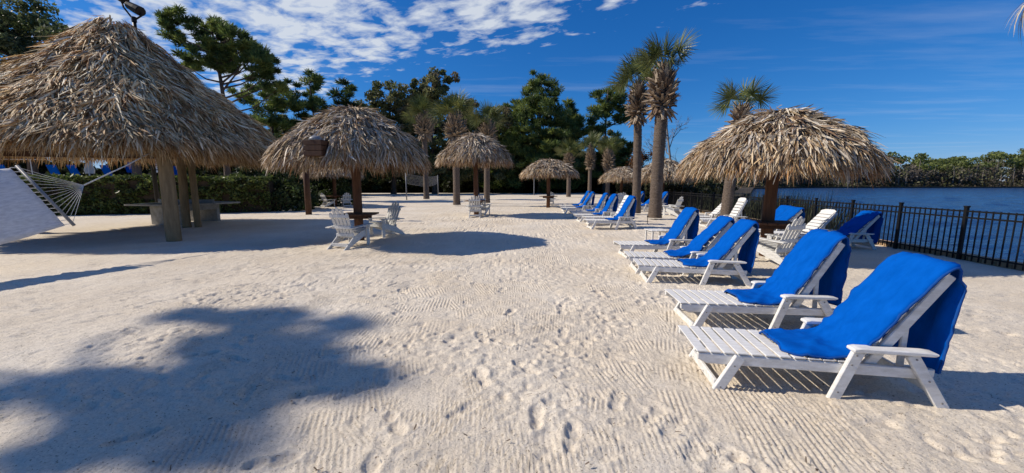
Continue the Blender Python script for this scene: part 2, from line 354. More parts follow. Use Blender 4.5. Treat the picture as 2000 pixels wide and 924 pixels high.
def make_lake():
    xs = []; x = 9.0; st_ = 0.10
    while x < 260: xs.append(x); st_ = min(st_*1.022, 1.6); x += st_
    ys = list(np.arange(-12, 4, 0.25)); y = 4.0; st_ = 0.10
    while y < 215: ys.append(y); st_ = min(st_*1.016, 1.4); y += st_
    xs = np.array([-50.0]+xs+[300, 420, 700, 1500]); ys = np.array([-400.0, -60]+ys+[260, 400, 1500]); X, Y = np.meshgrid(xs, ys)
    wx = X*0.45+Y*0.10; wy = Y-X*0.12
    H = (vnoise(wx, wy, 1.5, 51)-0.5)*0.30+(vnoise(wx*1.1, wy, 0.62, 52)-0.5)*0.15+(vnoise(wx*1.3, wy, 0.27, 53)-0.5)*0.05
    H = H*np.clip(1.25-np.hypot(X, Y)/230, 0, 1)*(X > -10)*(X < 290)*(Y > -30)*(Y < 230)
    V = np.stack([X, Y, H-0.66], -1).reshape(-1, 3); idx = np.arange(X.size).reshape(X.shape)
    Q = np.stack([idx[:-1, :-1], idx[:-1, 1:], idx[1:, 1:], idx[1:, :-1]], -1).reshape(-1, 4)
    struct(link('lake', np_mesh('lake', V, Q, smooth=True), 'lake_water'))
make_lake()

# ------------------------------------------------------------------ retaining wall and iron fence along the lake
def make_wall():
    t = empty('retaining_wall', (fence_x(8), 8, 0)); tag(t, 'low tan stone retaining wall under the black fence along the lake', 'wall')
    me = cached('cap', lambda: MB().box((0, 0, 0), (0.30, 0.232, 0.16)).mesh('capstone', 0.018))
    y = 4.6
    bm = MB(); bm.bar((fence_x(4)+0.33-fence_x(8), -4, -0.36), (fence_x(30)+0.33-fence_x(8), 22, -0.36), 0.16, 0.55, side=(1, 0, 0))
    link('wall_face', bm.mesh('wall_face'), 'stone_cap', t)
    while y < 22:
        link('capstone', me, 'stone_cap', t, (fence_x(y)+0.30-fence_x(8)+random.uniform(-.012, .012), y-8, 0.035+random.uniform(-.010, .014)), (random.uniform(-.03, .03), 0, R(-4)+random.uniform(-.05, .05)))
        y += 0.25
make_wall()
def make_fence():
    t = empty('iron_fence', (fence_x(8), 8, 0)); tag(t, 'black metal picket fence running between the beach and the lake', 'fence')
    pk = cached('picket', lambda: MB().box((0, 0, 0.54), (0.018, 0.018, 1.03)).mesh('picket'))
    ps = cached('fpost', lambda: MB().box((0, 0, 0.56), (0.058, 0.058, 1.14)).box((0, 0, 1.145), (0.074, 0.074, 0.03)).mesh('post', 0.004))
    pts = [5.2+1.43*k-0.23 for k in range(18)]
    for k, y in enumerate(pts):
        link('post', ps, 'black_metal', t, (fence_x(y)+0.09-fence_x(8), y-8, -0.02))
        if k == len(pts)-1: break
        y2 = pts[k+1]
        for z in (1.03, 0.90, 0.13):
            link('rail', MB().bar((fence_x(y)+0.09-fence_x(8), y-8, z), (fence_x(y2)+0.09-fence_x(8), y2-8, z), 0.026, 0.032, side=(1, 0, 0)).mesh('rail'), 'black_metal', t)
        for j in range(1, 12):
            yy = y+(y2-y)*j/12; link('picket', pk, 'black_metal', t, (fence_x(yy)+0.09-fence_x(8), yy-8, 0.0))
make_fence()

# ------------------------------------------------------------------ thatch
PAL_GREY = np.array([(0.74, 0.64, 0.50), (0.60, 0.49, 0.36), (0.38, 0.27, 0.17), (0.84, 0.76, 0.62), (0.25, 0.15, 0.085), (0.62, 0.46, 0.27), (0.78, 0.67, 0.50)])
PAL_TAN = np.array([(0.54, 0.36, 0.17), (0.43, 0.25, 0.10), (0.60, 0.44, 0.24), (0.32, 0.17, 0.07), (0.56, 0.38, 0.19)])
PAL_STRAW = np.array([(0.84, 0.67, 0.40), (0.72, 0.53, 0.28), (0.54, 0.33, 0.14), (0.90, 0.79, 0.56), (0.42, 0.23, 0.09), (0.30, 0.15, 0.055), (0.82, 0.70, 0.49)])
def pick(pal, n): return pal[rng.integers(0, len(pal), n)]*rng.uniform(0.75, 1.15, (n, 1))
def revolve(prof, n, name, zoff=0.0, wob=0.0):
    a = np.linspace(0, 2*np.pi, n, endpoint=False); V = []; Q = []
    for k, (r, z) in enumerate(prof): V += [(r*math.cos(t), r*math.sin(t), z+zoff) for t in a]
    for k in range(len(prof)-1):
        for j in range(n): Q.append((k*n+j, k*n+(j+1) % n, (k+1)*n+(j+1) % n, (k+1)*n+j))
    return np_mesh(name, V, Q, smooth=True)
def umbrella_thatch(Rr, za, zr, nb, lean=0.0, dens=1.0, pale=0.5):
    """blades over a low dome: apex height za, rim height zr at radius Rr"""
    h = za-zr; fr = np.array([0.0, 0.2, 0.45, 0.7, 0.88, 1.0]); fz = np.array([1.0, 0.92, 0.72, 0.45, 0.20, -0.06])
    n = nb; s = np.sqrt(rng.uniform(0.0, 1.0, n)); s = np.clip(s*1.0, 0.02, 0.985); ph = rng.uniform(0, 2*np.pi, n)
    wob = 1+0.035*np.sin(3*ph+1.3)+0.03*np.sin(7*ph+2.0)+0.13*(vnoise(ph*6, ph*0, 1.0, 38)-0.5)
    r = s*Rr*0.88; z = zr+h*np.interp(s, fr, fz); ds = 0.03
    dr = ds*Rr; dz = h*(np.interp(np.clip(s+ds, 0, 1), fr, fz)-np.interp(s-ds, fr, fz))*0.5; dz = np.where(dz > -0.004, -0.05, dz)
    er = np.stack([np.cos(ph), np.sin(ph), 0*ph], -1); et = np.stack([-np.sin(ph), np.cos(ph), 0*ph], -1); ez = np.array([0, 0, 1.0])
    D = unit(er*dr+ez*dz[:, None]) if False else unit(er*dr+np.outer(dz, ez))
    Nn = unit(np.cross(et, D)); Nn = np.where(Nn[:, 2:3] < 0, -Nn, Nn)
    tier = np.mod(s*5.0+0.5*vnoise(ph*3, s*2, 1.0, 37), 1.0); layer = rng.uniform(0, 0.10, n)+0.15*vnoise(ph*5, s*7, 1.0, 34)+0.09*tier-0.10
    P = er*(r*wob)[:, None]+np.outer(z, ez)+Nn*layer[:, None]
    D2 = unit(D+et*(rng.normal(0, 0.42, n)+(vnoise(ph*8, s*9, 1.0, 35)-0.5)*1.3)[:, None]+Nn*rng.normal(0.10, 0.20, (n, 1)))
    L = rng.uniform(0.16, 0.46, n)*np.where(s > 0.85, 0.85, 1.0); W = rng.uniform(0.012, 0.050, n)*np.where(rng.random(n) < 0.35, 0.6, 1.0)
    c = pick(PAL_GREY, n); rim = s > 0.80; ct = pick(PAL_TAN, n); mixw = np.clip((s-0.62)/0.38, 0, 1)[:, None]*rng.uniform(0.0, 0.8, (n, 1)); c = c*(1-mixw)+ct*mixw
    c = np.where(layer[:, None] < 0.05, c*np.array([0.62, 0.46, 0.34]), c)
    c = c*np.where(rng.random((n, 1)) < 0.16, 1.35, 1.0)*np.where(rng.random((n, 1)) < 0.2, 0.5, 1.0)
    twist = unit(Nn+et*rng.normal(0, 0.8, (n, 1)))
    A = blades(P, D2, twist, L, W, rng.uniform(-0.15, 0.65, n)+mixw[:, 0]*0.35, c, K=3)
    # the hanging fringe
    m = int(nb*0.42); ph = rng.uniform(0, 2*np.pi, m); wob = 1+0.035*np.sin(3*ph+1.3)+0.03*np.sin(7*ph+2.0)+0.13*(vnoise(ph*6, ph*0, 1.0, 38)-0.5)
    er = np.stack([np.cos(ph), np.sin(ph), 0*ph], -1); et = np.stack([-np.sin(ph), np.cos(ph), 0*ph], -1)
    fq = rng.uniform(0.74, 0.97, m); P = er*(Rr*wob*fq*0.97)[:, None]; P[:, 2] = zr+h*np.interp(fq, fr, fz)+rng.uniform(-0.10, 0.06, m)+(vnoise(ph*9, ph*0, 1.0, 36)-0.5)*0.12
    D = unit(er*rng.uniform(0.15, 0.85, (m, 1))+et*rng.normal(0, 0.34, (m, 1))+np.array([0, 0, -1.0]))
    L = rng.uniform(0.14, 0.40, m); c = pick(PAL_TAN, m)*rng.uniform(0.8, 1.25, (m, 1)); gm = rng.random((m, 1)) < 0.42; c = np.where(gm, pick(PAL_GREY, m), c)
    B = blades(P, D, unit(er+et*rng.normal(0, 0.5, (m, 1))), L, rng.uniform(0.010, 0.026, m), rng.uniform(-0.05, 0.2, m), c, K=2, tip=0.2)
    V, Q, C = join_np([A, B]); return np_mesh('thatch', V, Q, C)
def umbrella(x, y, za, zr, label, nb=5200, Rr=1.97, rz=0.0, ghost=None, skew=(0, 0)):
    t = empty('thatched_umbrella', (x, y, 0), rz); tag(t, label, 'parasol', 'thatched umbrellas on the sand')
    zr0 = zr+0.30
    th = link('thatch', umbrella_thatch(Rr, za-0.14, zr0, int(nb*2.3)), 'thatch', t); stuff(th)
    h = za-0.14-zr0; fr = [0.0, 0.2, 0.45, 0.7, 0.88, 0.98]; fz = [0.97, 0.90, 0.71, 0.43, 0.17, -0.05]
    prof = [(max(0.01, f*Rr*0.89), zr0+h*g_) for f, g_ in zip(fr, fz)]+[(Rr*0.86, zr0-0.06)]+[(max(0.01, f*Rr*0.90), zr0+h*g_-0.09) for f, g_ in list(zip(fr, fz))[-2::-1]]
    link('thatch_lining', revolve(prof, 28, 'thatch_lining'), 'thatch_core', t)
    link('post', MB().tube([(0, 0, -0.15), (0.01, 0, 0.8), (0, 0.012, 1.7), (0, 0, za-0.2)], [0.125, 0.12, 0.118, 0.11], 14).mesh('post', smooth=True), 'post_wood', t)
    for k in range(8):
        a = k*math.pi/4; ca, sa = math.cos(a), math.sin(a)
        link('rafter', MB().bar((ca*0.08, sa*0.08, za-0.30), (ca*Rr*0.84, sa*Rr*0.84, zr0-0.10), 0.05, 0.09, side=(-sa, ca, 0)).mesh('rafter'), 'dark_wood', t)
    tt = MB()
    for k in range(5): tt.box((-0.36+k*0.18, 0, 0.74), (0.17, 0.88, 0.045))
    tb = link('table_top', tt.mesh('table_top', 0.005), 'post_wood', t)
    link('table_apron', MB().box((0, 0.16, 0.67), (0.62, 0.06, 0.10)).box((0, -0.16, 0.67), (0.62, 0.06, 0.10)).mesh('table_apron'), 'dark_wood', t)
    return t
UM = [(5.67, 8.34, 3.17, 1.74, 'large thatched umbrella with wooden post beside the lakeside fence', 8200, 1.80),
      (-4.32, 10.65, 3.68, 1.96, 'thatched umbrella over two white chairs beside the big hut', 8600, 2.08),
      (-1.78, 18.9, 4.05, 2.45, 'thatched umbrella behind the chair in the middle of the beach', 5200, 1.85),
      (2.42, 25.4, 3.22, 1.92, 'small far thatched umbrella standing alone before the big pine', 4200, 1.95),
      (9.0, 31.5, 2.96, 1.65, 'farthest thatched umbrella, left of the tall palm trunks', 3200, 1.9),
      (10.45, 26.5, 3.35, 1.65, 'thatched umbrella half hidden behind the two tall palms', 3800, 1.95),
      (-12.1, 26.0, 3.0, 1.9, 'thatched umbrella hidden behind the umbrella beside the big hut, only post showing', 2600, 1.9)]
for u in UM: umbrella(u[0], u[1], u[2], u[3], u[4], u[5], u[6], rz=random.uniform(0, 6))

# ------------------------------------------------------------------ big thatched hut
def make_hut():
    C = np.array([-12.75, 13.05]); th = R(-48); Mh = 5.5; za = 6.72; ze = 2.72
    t = empty('thatched_hut', (C[0], C[1], 0)); tag(t, 'big square thatched hut on log posts at the left', 'hut')
    def prof_z(f): return ze+(za-ze)*np.interp(f, [0, 0.1, 0.5, 0.85, 1.0], [1.0, 0.90, 0.475, 0.125, -0.02])
    def sq(ph):   # radius of a rounded square outline, corners on the axes of th
        a = ph-th; p = 2.35; rot_ = a+np.pi/4
        s_ = Mh*np.cos(np.pi/4)*1.0; return s_/((np.abs(np.cos(rot_))**(p*1.6)+np.abs(np.sin(rot_))**(p*1.6))**(1/(p*1.6)))
    n = 62000; ph = rng.uniform(0, 2*np.pi, n*2)
    vis = np.cos(ph-R(-45)) > rng.uniform(-1.5, 0.15, n*2); ph = ph[vis][:n]; n = len(ph)   # denser on the sides one can see
    s = np.clip(np.sqrt(rng.uniform(0, 1, n)), 0.015, 0.985)
    er = np.stack([np.cos(ph), np.sin(ph), 0*ph], -1); ez = np.array([0, 0, 1.0])
    def surf(ph, s): e = np.stack([np.cos(ph), np.sin(ph), 0*ph], -1); return e*(sq(ph)*s)[:, None]+np.outer(prof_z(s), ez)
    P = surf(ph, s); T = surf(ph+0.01, s)-P; Dn = surf(ph, np.minimum(s+0.03, 1.0))-surf(ph, s-0.01)
    # straw falls down the slope of each face (normal to the eave), not radially
    Nn = unit(np.cross(T, Dn)); Nn = np.where(Nn[:, 2:3] < 0, -Nn, Nn); et = unit(T)
    fall = unit(-ez[None, :]+Nn*Nn[:, 2:3]); D = unit(fall*0.75+unit(Dn)*0.25)
    layer = rng.uniform(0, 0.22, n); clump = vnoise(ph*4.0, s*12, 1.0, 31)
    P = P+Nn*(layer+clump*0.24-0.08)[:, None]
    D = unit(D+et*rng.normal(0, 0.34, (n, 1))+Nn*rng.normal(0.08, 0.17, (n, 1))+et*((vnoise(ph*9, s*20, 1.0, 32)-0.5)*1.3)[:, None])
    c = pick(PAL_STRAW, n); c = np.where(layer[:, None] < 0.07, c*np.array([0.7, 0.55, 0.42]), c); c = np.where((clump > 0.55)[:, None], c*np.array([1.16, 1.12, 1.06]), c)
    mixw = np.clip((s-0.72)/0.28, 0, 1)[:, None]*rng.uniform(0.1, 0.9, (n, 1)); c = c*(1-mixw)+pick(PAL_TAN, n)*mixw
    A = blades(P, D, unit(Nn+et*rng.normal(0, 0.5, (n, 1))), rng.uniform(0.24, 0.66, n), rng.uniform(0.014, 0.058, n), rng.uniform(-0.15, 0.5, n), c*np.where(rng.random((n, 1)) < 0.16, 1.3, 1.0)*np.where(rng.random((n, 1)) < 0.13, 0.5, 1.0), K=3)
    m = 16000; ph = rng.uniform(0, 2*np.pi, m*2); vis = np.cos(ph-R(-45)) > rng.uniform(-1.3, 0.15, m*2); ph = ph[vis][:m]; m = len(ph)
    er = np.stack([np.cos(ph), np.sin(ph), 0*ph], -1); et = np.stack([-np.sin(ph), np.cos(ph), 0*ph], -1)
    P = er*(sq(ph)*rng.uniform(0.90, 1.0, m))[:, None]; P[:, 2] = ze+rng.uniform(-0.05, 0.42, m)+(vnoise(ph*7, ph*0, 1.0, 33)-0.5)*0.22
    D = unit(er*rng.uniform(0.0, 0.45, (m, 1))+et*rng.normal(0, 0.2, (m, 1))-ez)
    c = pick(PAL_TAN, m)*rng.uniform(0.7, 1.2, (m, 1)); c = np.where(rng.random((m, 1)) < 0.3, pick(PAL_STRAW, m), c)
    B = blades(P, D, unit(er+et*rng.normal(0, 0.5, (m, 1))), rng.uniform(0.22, 0.58, m), rng.uniform(0.010, 0.026, m), rng.uniform(0, 0.12, m), c, K=2, tip=0.15)
    V, Q, Cc = join_np([A, B]); stuff(link('thatch', np_mesh('thatch', V, Q, Cc), 'thatch', t))
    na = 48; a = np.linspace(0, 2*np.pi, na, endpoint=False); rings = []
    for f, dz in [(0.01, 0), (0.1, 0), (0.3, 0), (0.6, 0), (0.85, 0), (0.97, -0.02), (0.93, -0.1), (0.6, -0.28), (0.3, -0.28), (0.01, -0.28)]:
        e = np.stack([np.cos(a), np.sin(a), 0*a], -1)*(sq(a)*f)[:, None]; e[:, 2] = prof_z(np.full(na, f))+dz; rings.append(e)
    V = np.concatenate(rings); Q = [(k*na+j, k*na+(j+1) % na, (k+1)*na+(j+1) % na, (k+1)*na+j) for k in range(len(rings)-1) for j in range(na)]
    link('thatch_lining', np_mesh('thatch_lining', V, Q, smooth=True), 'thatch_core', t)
    posts = [(-9.52, 10.56, 0.165, (-0.04, 0.05)), (-11.95, 13.85, 0.125, (0.02, 0)), (-11.62, 13.95, 0.10, (0, 0)), (-16.8, 12.3, 0.16, (0, 0)), (-15.3, 10.0, 0.16, (0, 0))]
    for px_, py_, r_, ln in posts:
        z = np.linspace(-0.2, 3.15, 12); wob = [(px_-C[0]+ln[0]*k+0.008*math.sin(k*3+px_*5), py_-C[1]+ln[1]*k+0.008*math.cos(k*2.3+py_), k) for k in z]
        link('log_post', MB().tube(wob, [r_*(1.06-0.03*k) for k in z], 16).mesh('log_post', smooth=True), 'log_wood', t)
    P_ = [(p[0]-C[0], p[1]-C[1]) for p in (posts[0], posts[1], posts[3], posts[4])]
    for i in range(4):
        a_, b_ = P_[i], P_[(i+1) % 4]
        link('roof_beam', MB().bar((a_[0], a_[1], 2.55), (b_[0], b_[1], 2.55), 0.08, 0.18, side=(b_[1]-a_[1], a_[0]-b_[0], 0)).mesh('roof_beam', 0.008), 'dark_wood', t)
    for p in P_:
        link('hip_rafter', MB().bar((p[0], p[1], 2.62), (0, 0, za-0.45), 0.08, 0.14, side=(-p[1], p[0], 0)).mesh('hip_rafter'), 'dark_wood', t)
make_hut()

# ------------------------------------------------------------------ sun loungers
def chaikin(p, n=2):
    p = [np.array(q, float) for q in p]
    for _ in range(n):
        o = [p[0]]
        for a, b in zip(p[:-1], p[1:]): o += [a*0.75+b*0.25, a*0.25+b*0.75]
        p = o+[p[-1]]
    return np.array(p)
HX, HZ = 1.24, 0.275     # hinge of the backrest
def cover_mesh(top, style, seed):
    r = np.random.default_rng(seed); tx, tz = top; ux, uz = tx-HX, tz-HZ
    if style == 'bridge': path = [(0.74, .325), (0.92, .325), (1.05, .36), (HX+ux*0.30-0.10, HZ+uz*0.28+0.03), (HX+ux*0.62-0.07, HZ+uz*0.6+0.02)]
    elif style == 'folded': path = [(0.80, .322), (0.98, .31), (HX-0.06, HZ+.05), (HX+ux*0.3-.05, HZ+uz*0.30), (HX+ux*0.6-.045, HZ+uz*0.6)]
    else: path = [(0.70+r.uniform(-.03, .06), .318), (0.84, .314), (1.02, .312), (1.13, .33), (HX+ux*0.22-0.065, HZ+uz*0.22+0.012), (HX+ux*0.6-.05, HZ+uz*0.6+0.012)]
    bl = math.hypot(ux, uz); qx, qz = -uz/bl*0.088, ux/bl*0.088
    path = [p for p in path if p[0] < HX-0.03]+[(HX+ux*0.12+qx*1.15, HZ+uz*0.12+qz*1.3), (HX+ux*0.35+qx*(1.6 if style == 'bridge' else 1), HZ+uz*0.35+qz*(1.6 if style == 'bridge' else 1)), (HX+ux*0.6+qx*1.05, HZ+uz*0.6+qz*1.05), (HX+ux*0.85+qx*0.95, HZ+uz*0.85+qz*0.95), (tx+ux*.02/bl+qx*.9, tz+uz*.02/bl+qz*.9)]
    path += [(tx+ux*.075/bl+qx*.5, tz+uz*.075/bl+qz*.5), (tx+ux*.07/bl, tz+uz*.07/bl)]
    path += [(tx+.045, tz+.0), (tx+.042, tz-.12), (tx+.012, tz-.35), (tx-.02+r.uniform(-.02, .02), max(0.16, tz-.66-r.uniform(0, .08)))]
    P = chaikin(path, 3); m = len(P); d = np.r_[0, np.cumsum(np.linalg.norm(np.diff(P, axis=0), axis=1))]
    t = np.linspace(0, d[-1], 64); px_ = np.interp(t, d, P[:, 0]); pz_ = np.interp(t, d, P[:, 1]); nu = 23
    u = np.linspace(-1, 1, nu); U, T = np.meshgrid(u, t); X = np.repeat(px_[:, None], nu, 1); Z = np.repeat(pz_[:, None], nu, 1)
    tang = np.gradient(np.stack([px_, pz_], -1), axis=0); tang /= np.linalg.norm(tang, axis=1, keepdims=True); nx_, nz_ = -tang[:, 1:2], tang[:, 0:1]
    top_t = np.interp(tx, px_[:40], t[:40]) if True else 0
    half = np.interp(t, [0, 0.06, 0.16, 0.5, d[-1]], [0.17, 0.235, 0.265, 0.258, 0.250])[:, None]*(1+0.03*(vnoise(T*3, np.sign(U)*3+seed, 0.3, 46)-0.5))
    wr = (vnoise(X*3+T*2, U*1.2+seed, 0.32, 41)-0.5)*0.03+(vnoise(T*2.2+U*0.9, U*2.1+seed*3, 0.25, 42)-0.5)*0.022+(np.abs(vnoise(T*3.0-U*1.6, U*1.0+T*0.6+seed*5, 0.28, 44)-0.5)-0.25)*0.030+(np.abs(vnoise(T*2.0+U*2.0, U*0.8-T*0.5+seed*7, 0.22, 45)-0.5)-0.25)*0.020
    crease = np.exp(-((T-0.50-0.10*np.abs(U))/0.13)**2)*np.sin(T*46+U*4.5+5*vnoise(U, T, 0.5, 43))*0.012
    fold = np.exp(-((T-0.36-0.22*U)/0.026)**2)*0.016+np.exp(-((T-0.50+0.26*U-0.1)/0.030)**2)*0.014+np.exp(-((T-0.62-0.3*U)/0.028)**2)*0.011+np.exp(-((T-0.25+0.12*U)/0.03)**2)*0.010
    sag = 0.006-0.03*np.abs(U)**6*(T < t[44])
    off = 0.006+wr*0.55+crease*0.8+fold+sag+np.where(T < t[40], 0.0, 0.012)
    X = X+nx_*off; Z = Z+nz_*off
    back = (T > t[-20]); X = X+np.where(back, 0.012*np.sin(U*7+seed), 0)
    Y = U*half; V = np.stack([X, Y, Z], -1).reshape(-1, 3); idx = np.arange(64*nu).reshape(64, nu)
    Q = np.stack([idx[:-1, :-1], idx[:-1, 1:], idx[1:, 1:], idx[1:, :-1]], -1).reshape(-1, 4)
    return np_mesh('cover', V, Q, smooth=True)
def lounger(x, y, deg, label, top=(1.70, 0.93), cover='sag', seed=0, scale=1.0, detail=True):
    t = empty('sun_lounger', (x, y, 0.0), R(deg), scale); tag(t, label, 'sun lounger', 'white sun loungers on the beach')
    tk = tuple(round(v, 3) for v in top); wm = 'white_board'; bv = 0.006
    def part(name, key, fn, loc=None):
        return link(name, cached(key, fn), wm, t, loc)
    for s in (-1, 1):
        part('side_rail', ('rail', s), lambda: MB().prism([(0.03, .225), (0.10, .19), (1.62, .175), (1.66, .20), (1.66, .255), (0.03, .275)], s*0.255-.0175, s*0.255+.0175).mesh('side_rail', bv))
        fl_ = part('front_leg', ('fleg', s), lambda: MB().bar((0.33, s*0.292, 0.268), (0.165, s*0.292, -0.05), 0.036, 0.075).mesh('front_leg', bv))
        al_ = part('arm_leg', ('aleg', s), lambda: MB().bar((1.135, s*0.292, 0.372), (0.99, s*0.292, -0.05), 0.036, 0.08).mesh('arm_leg', bv))
        rl_ = part('rear_leg', ('rleg', s), lambda: MB().bar((1.475, s*0.292, 0.372), (1.735, s*0.292, -0.05), 0.036, 0.078).mesh('rear_leg', bv))
        part('arm_rest', ('arm', s), lambda: MB().prism([(1.08, .374), (1.60, .374), (1.62, .384), (1.62, .396), (1.56, .404), (1.12, .408), (1.08, .398)], s*0.29-.045, s*0.29+.045).mesh('arm_rest', bv))
        part('back_stile', ('stile', s, tk), lambda: MB().bar((HX, s*0.222, HZ-.05), (top[0], s*0.222, top[1]), 0.034, 0.07).mesh('back_stile', bv))
        part('back_prop', ('prop', s, tk), lambda: MB().bar((HX+(top[0]-HX)*.5+.03, s*0.18, HZ+(top[1]-HZ)*.5-.03), (1.50, s*0.18, 0.20), 0.025, 0.045).mesh('back_prop', bv))
        if detail:
            sc_ = cached('screw', lambda: MB().tube([(0, -.004, 0), (0, .004, 0)], 0.007, 8).mesh('screw'))
            for (own, bx, bz) in ((al_, 1.09, .27), (al_, 1.115, .345), (al_, 1.02, .05), (rl_, 1.50, .34), (rl_, 1.60, .18), (rl_, 1.70, .02), (fl_, 0.29, .20), (fl_, 0.20, .02)):
                link('screw', sc_, 'screw', own, (bx, s*0.3105, bz))
    for k in range(11):
        part('seat_slat', 'slat', lambda: MB().box((0, 0, 0), (0.080, 0.55, 0.012)).mesh('seat_slat', 0.003), (0.062+k*0.1, 0, 0.288-k*0.0012))
    part('foot_rail', 'foot', lambda: MB().bar((0.175, -0.275, .03), (0.175, 0.275, .03), 0.07, 0.03, side=(0, 0, 1)).mesh('foot_rail', bv))
    part('rear_rail', 'rear', lambda: MB().bar((1.66, -0.275, .10), (1.66, 0.275, .10), 0.07, 0.03, side=(0, 0, 1)).mesh('rear_rail', bv))
    a = math.atan2(top[1]-HZ, top[0]-HX); ln = math.hypot(top[1]-HZ, top[0]-HX); nS = 7
    for k in range(nS):
        f = 0.06+(0.86*k)/(nS-1); p = (HX+math.cos(a)*ln*f-math.sin(a)*0.042, 0, HZ+math.sin(a)*ln*f+math.cos(a)*0.042)
        o = part('back_slat', 'bslat', lambda: MB().box((0, 0, 0), (0.094, 0.455, 0.020)).mesh('back_slat', 0.005), p); o.rotation_euler = (0, -a, 0)
    def head():
        mb = MB(); poly = [(-0.25, 0), (0.25, 0), (0.25, .05), (0.14, .095), (-0.14, .095), (-0.25, .05)]
        mb.v = [Vector((z_, y_, -.010)) for y_, z_ in poly]+[Vector((z_, y_, .012)) for y_, z_ in poly]; n_ = 6
        mb.f = [tuple(range(n_)), tuple(range(2*n_-1, n_-1, -1))]+[(k, n_+k, n_+(k+1) % n_, (k+1) % n_) for k in range(n_)]; return mb.mesh('head_board', 0.004)
    o = part('head_board', 'head', head, (HX+math.cos(a)*ln*0.955-math.sin(a)*0.042, 0, HZ+math.sin(a)*ln*0.955+math.cos(a)*0.042)); o.rotation_euler = (0, -a, 0)
    if cover:
        c = link('cover', cover_mesh(top, cover, seed), 'blue_cloth', t); c['label'] = 'royal blue fabric cover draped over the backrest'
        md = c.modifiers.new('thick', 'SOLIDIFY'); md.thickness = 0.014; md.offset = 0
        co = np.empty(len(c.data.vertices)*3); c.data.vertices.foreach_get('co', co); G = co.reshape(64, 23, 3)
        for nm, pth in (('side_hem', G[:, 0]), ('side_hem', G[:, -1]), ('front_hem', G[0]), ('rear_hem', G[-1])):
            V_, Q_ = tube_np(pth, 0.0095, 6); link('hem', np_mesh('hem', V_, Q_, smooth=True), 'hem', c)
    return t
UP = (1.70, 0.95); REC = (1.76, 0.83); STEEP = (1.60, 1.0)
lounger(1.48, 3.11, -8.6, 'largest white lounger with blue cover, nearest in the right foreground', UP, 'sag', 3)
lounger(1.86, 4.32, -4.0, 'white lounger with blue cover just behind the nearest one', (1.67, 0.97), 'sag', 8)
lounger(2.06, 6.28, -9, 'nearest of three blue covered loungers left of the umbrella post', (1.72, 0.93), 'sag', 14)
lounger(2.12, 7.0, -7, 'middle of three blue covered loungers, cover stretched straight down to the seat', (1.74, 0.92), 'bridge', 21)
lounger(2.30, 8.32, 1, 'rearmost of three blue covered loungers, beside the small white table', (1.65, 0.98), 'sag', 33)
lounger(2.60, 13.55, 3, 'nearest lounger of the far row, blue cover, left of the tall palms', STEEP, 'sag', 41, 1.06)
lounger(2.80, 14.75, 2, 'bare white lounger without cover in the far row', STEEP, None, 0, 1.06)
lounger(2.62, 15.95, 2, 'blue covered lounger directly behind the bare one in the far row', STEEP, 'sag', 52, 1.06)
lounger(2.72, 17.9, 0, 'blue covered lounger third from the back of the far row', STEEP, 'sag', 57, 1.06, False)
lounger(2.62, 20.4, 0, 'blue covered lounger second from the back of the far row', STEEP, 'bridge', 61, 1.06, False)
lounger(2.80, 22.4, 0, 'rearmost blue covered lounger of the far row, before the palm trunks', STEEP, 'bridge', 66, 1.06, False)
lounger(7.10, 9.40, -2, 'blue covered lounger right beside the black fence, nearest of the fence row', REC, 'bridge', 71)
lounger(6.75, 10.2, -2, 'bare white lounger in the fence row between two blue covered ones', REC, None, 0)
lounger(6.45, 11.0, -2, 'blue covered lounger in the fence row right of the umbrella post', REC, 'bridge', 77)
lounger(6.70, 11.75, -2, 'blue covered lounger farthest back of the fence row, partly behind the umbrella post', REC, 'bridge', 79)
lounger(6.95, 14.1, -2, 'bare white lounger just right of the short palm trunk', STEEP, None, 0)
lounger(6.85, 15.3, -2, 'bare white lounger just left of the short palm trunk', REC, None, 0)
lounger(6.4, 24.0, 0, 'blue covered lounger seen between the two tall palm trunks, farther one', UP, 'sag', 83, 1.05, False)
lounger(6.45, 21.9, 0, 'blue covered lounger seen between the two tall palm trunks, nearer one', REC, 'bridge', 85, 1.05, False)
lounger(7.5, 23.0, 0, 'blue covered lounger right of the tall palm trunk under the far umbrella', UP, 'sag', 88, 1.05, False)

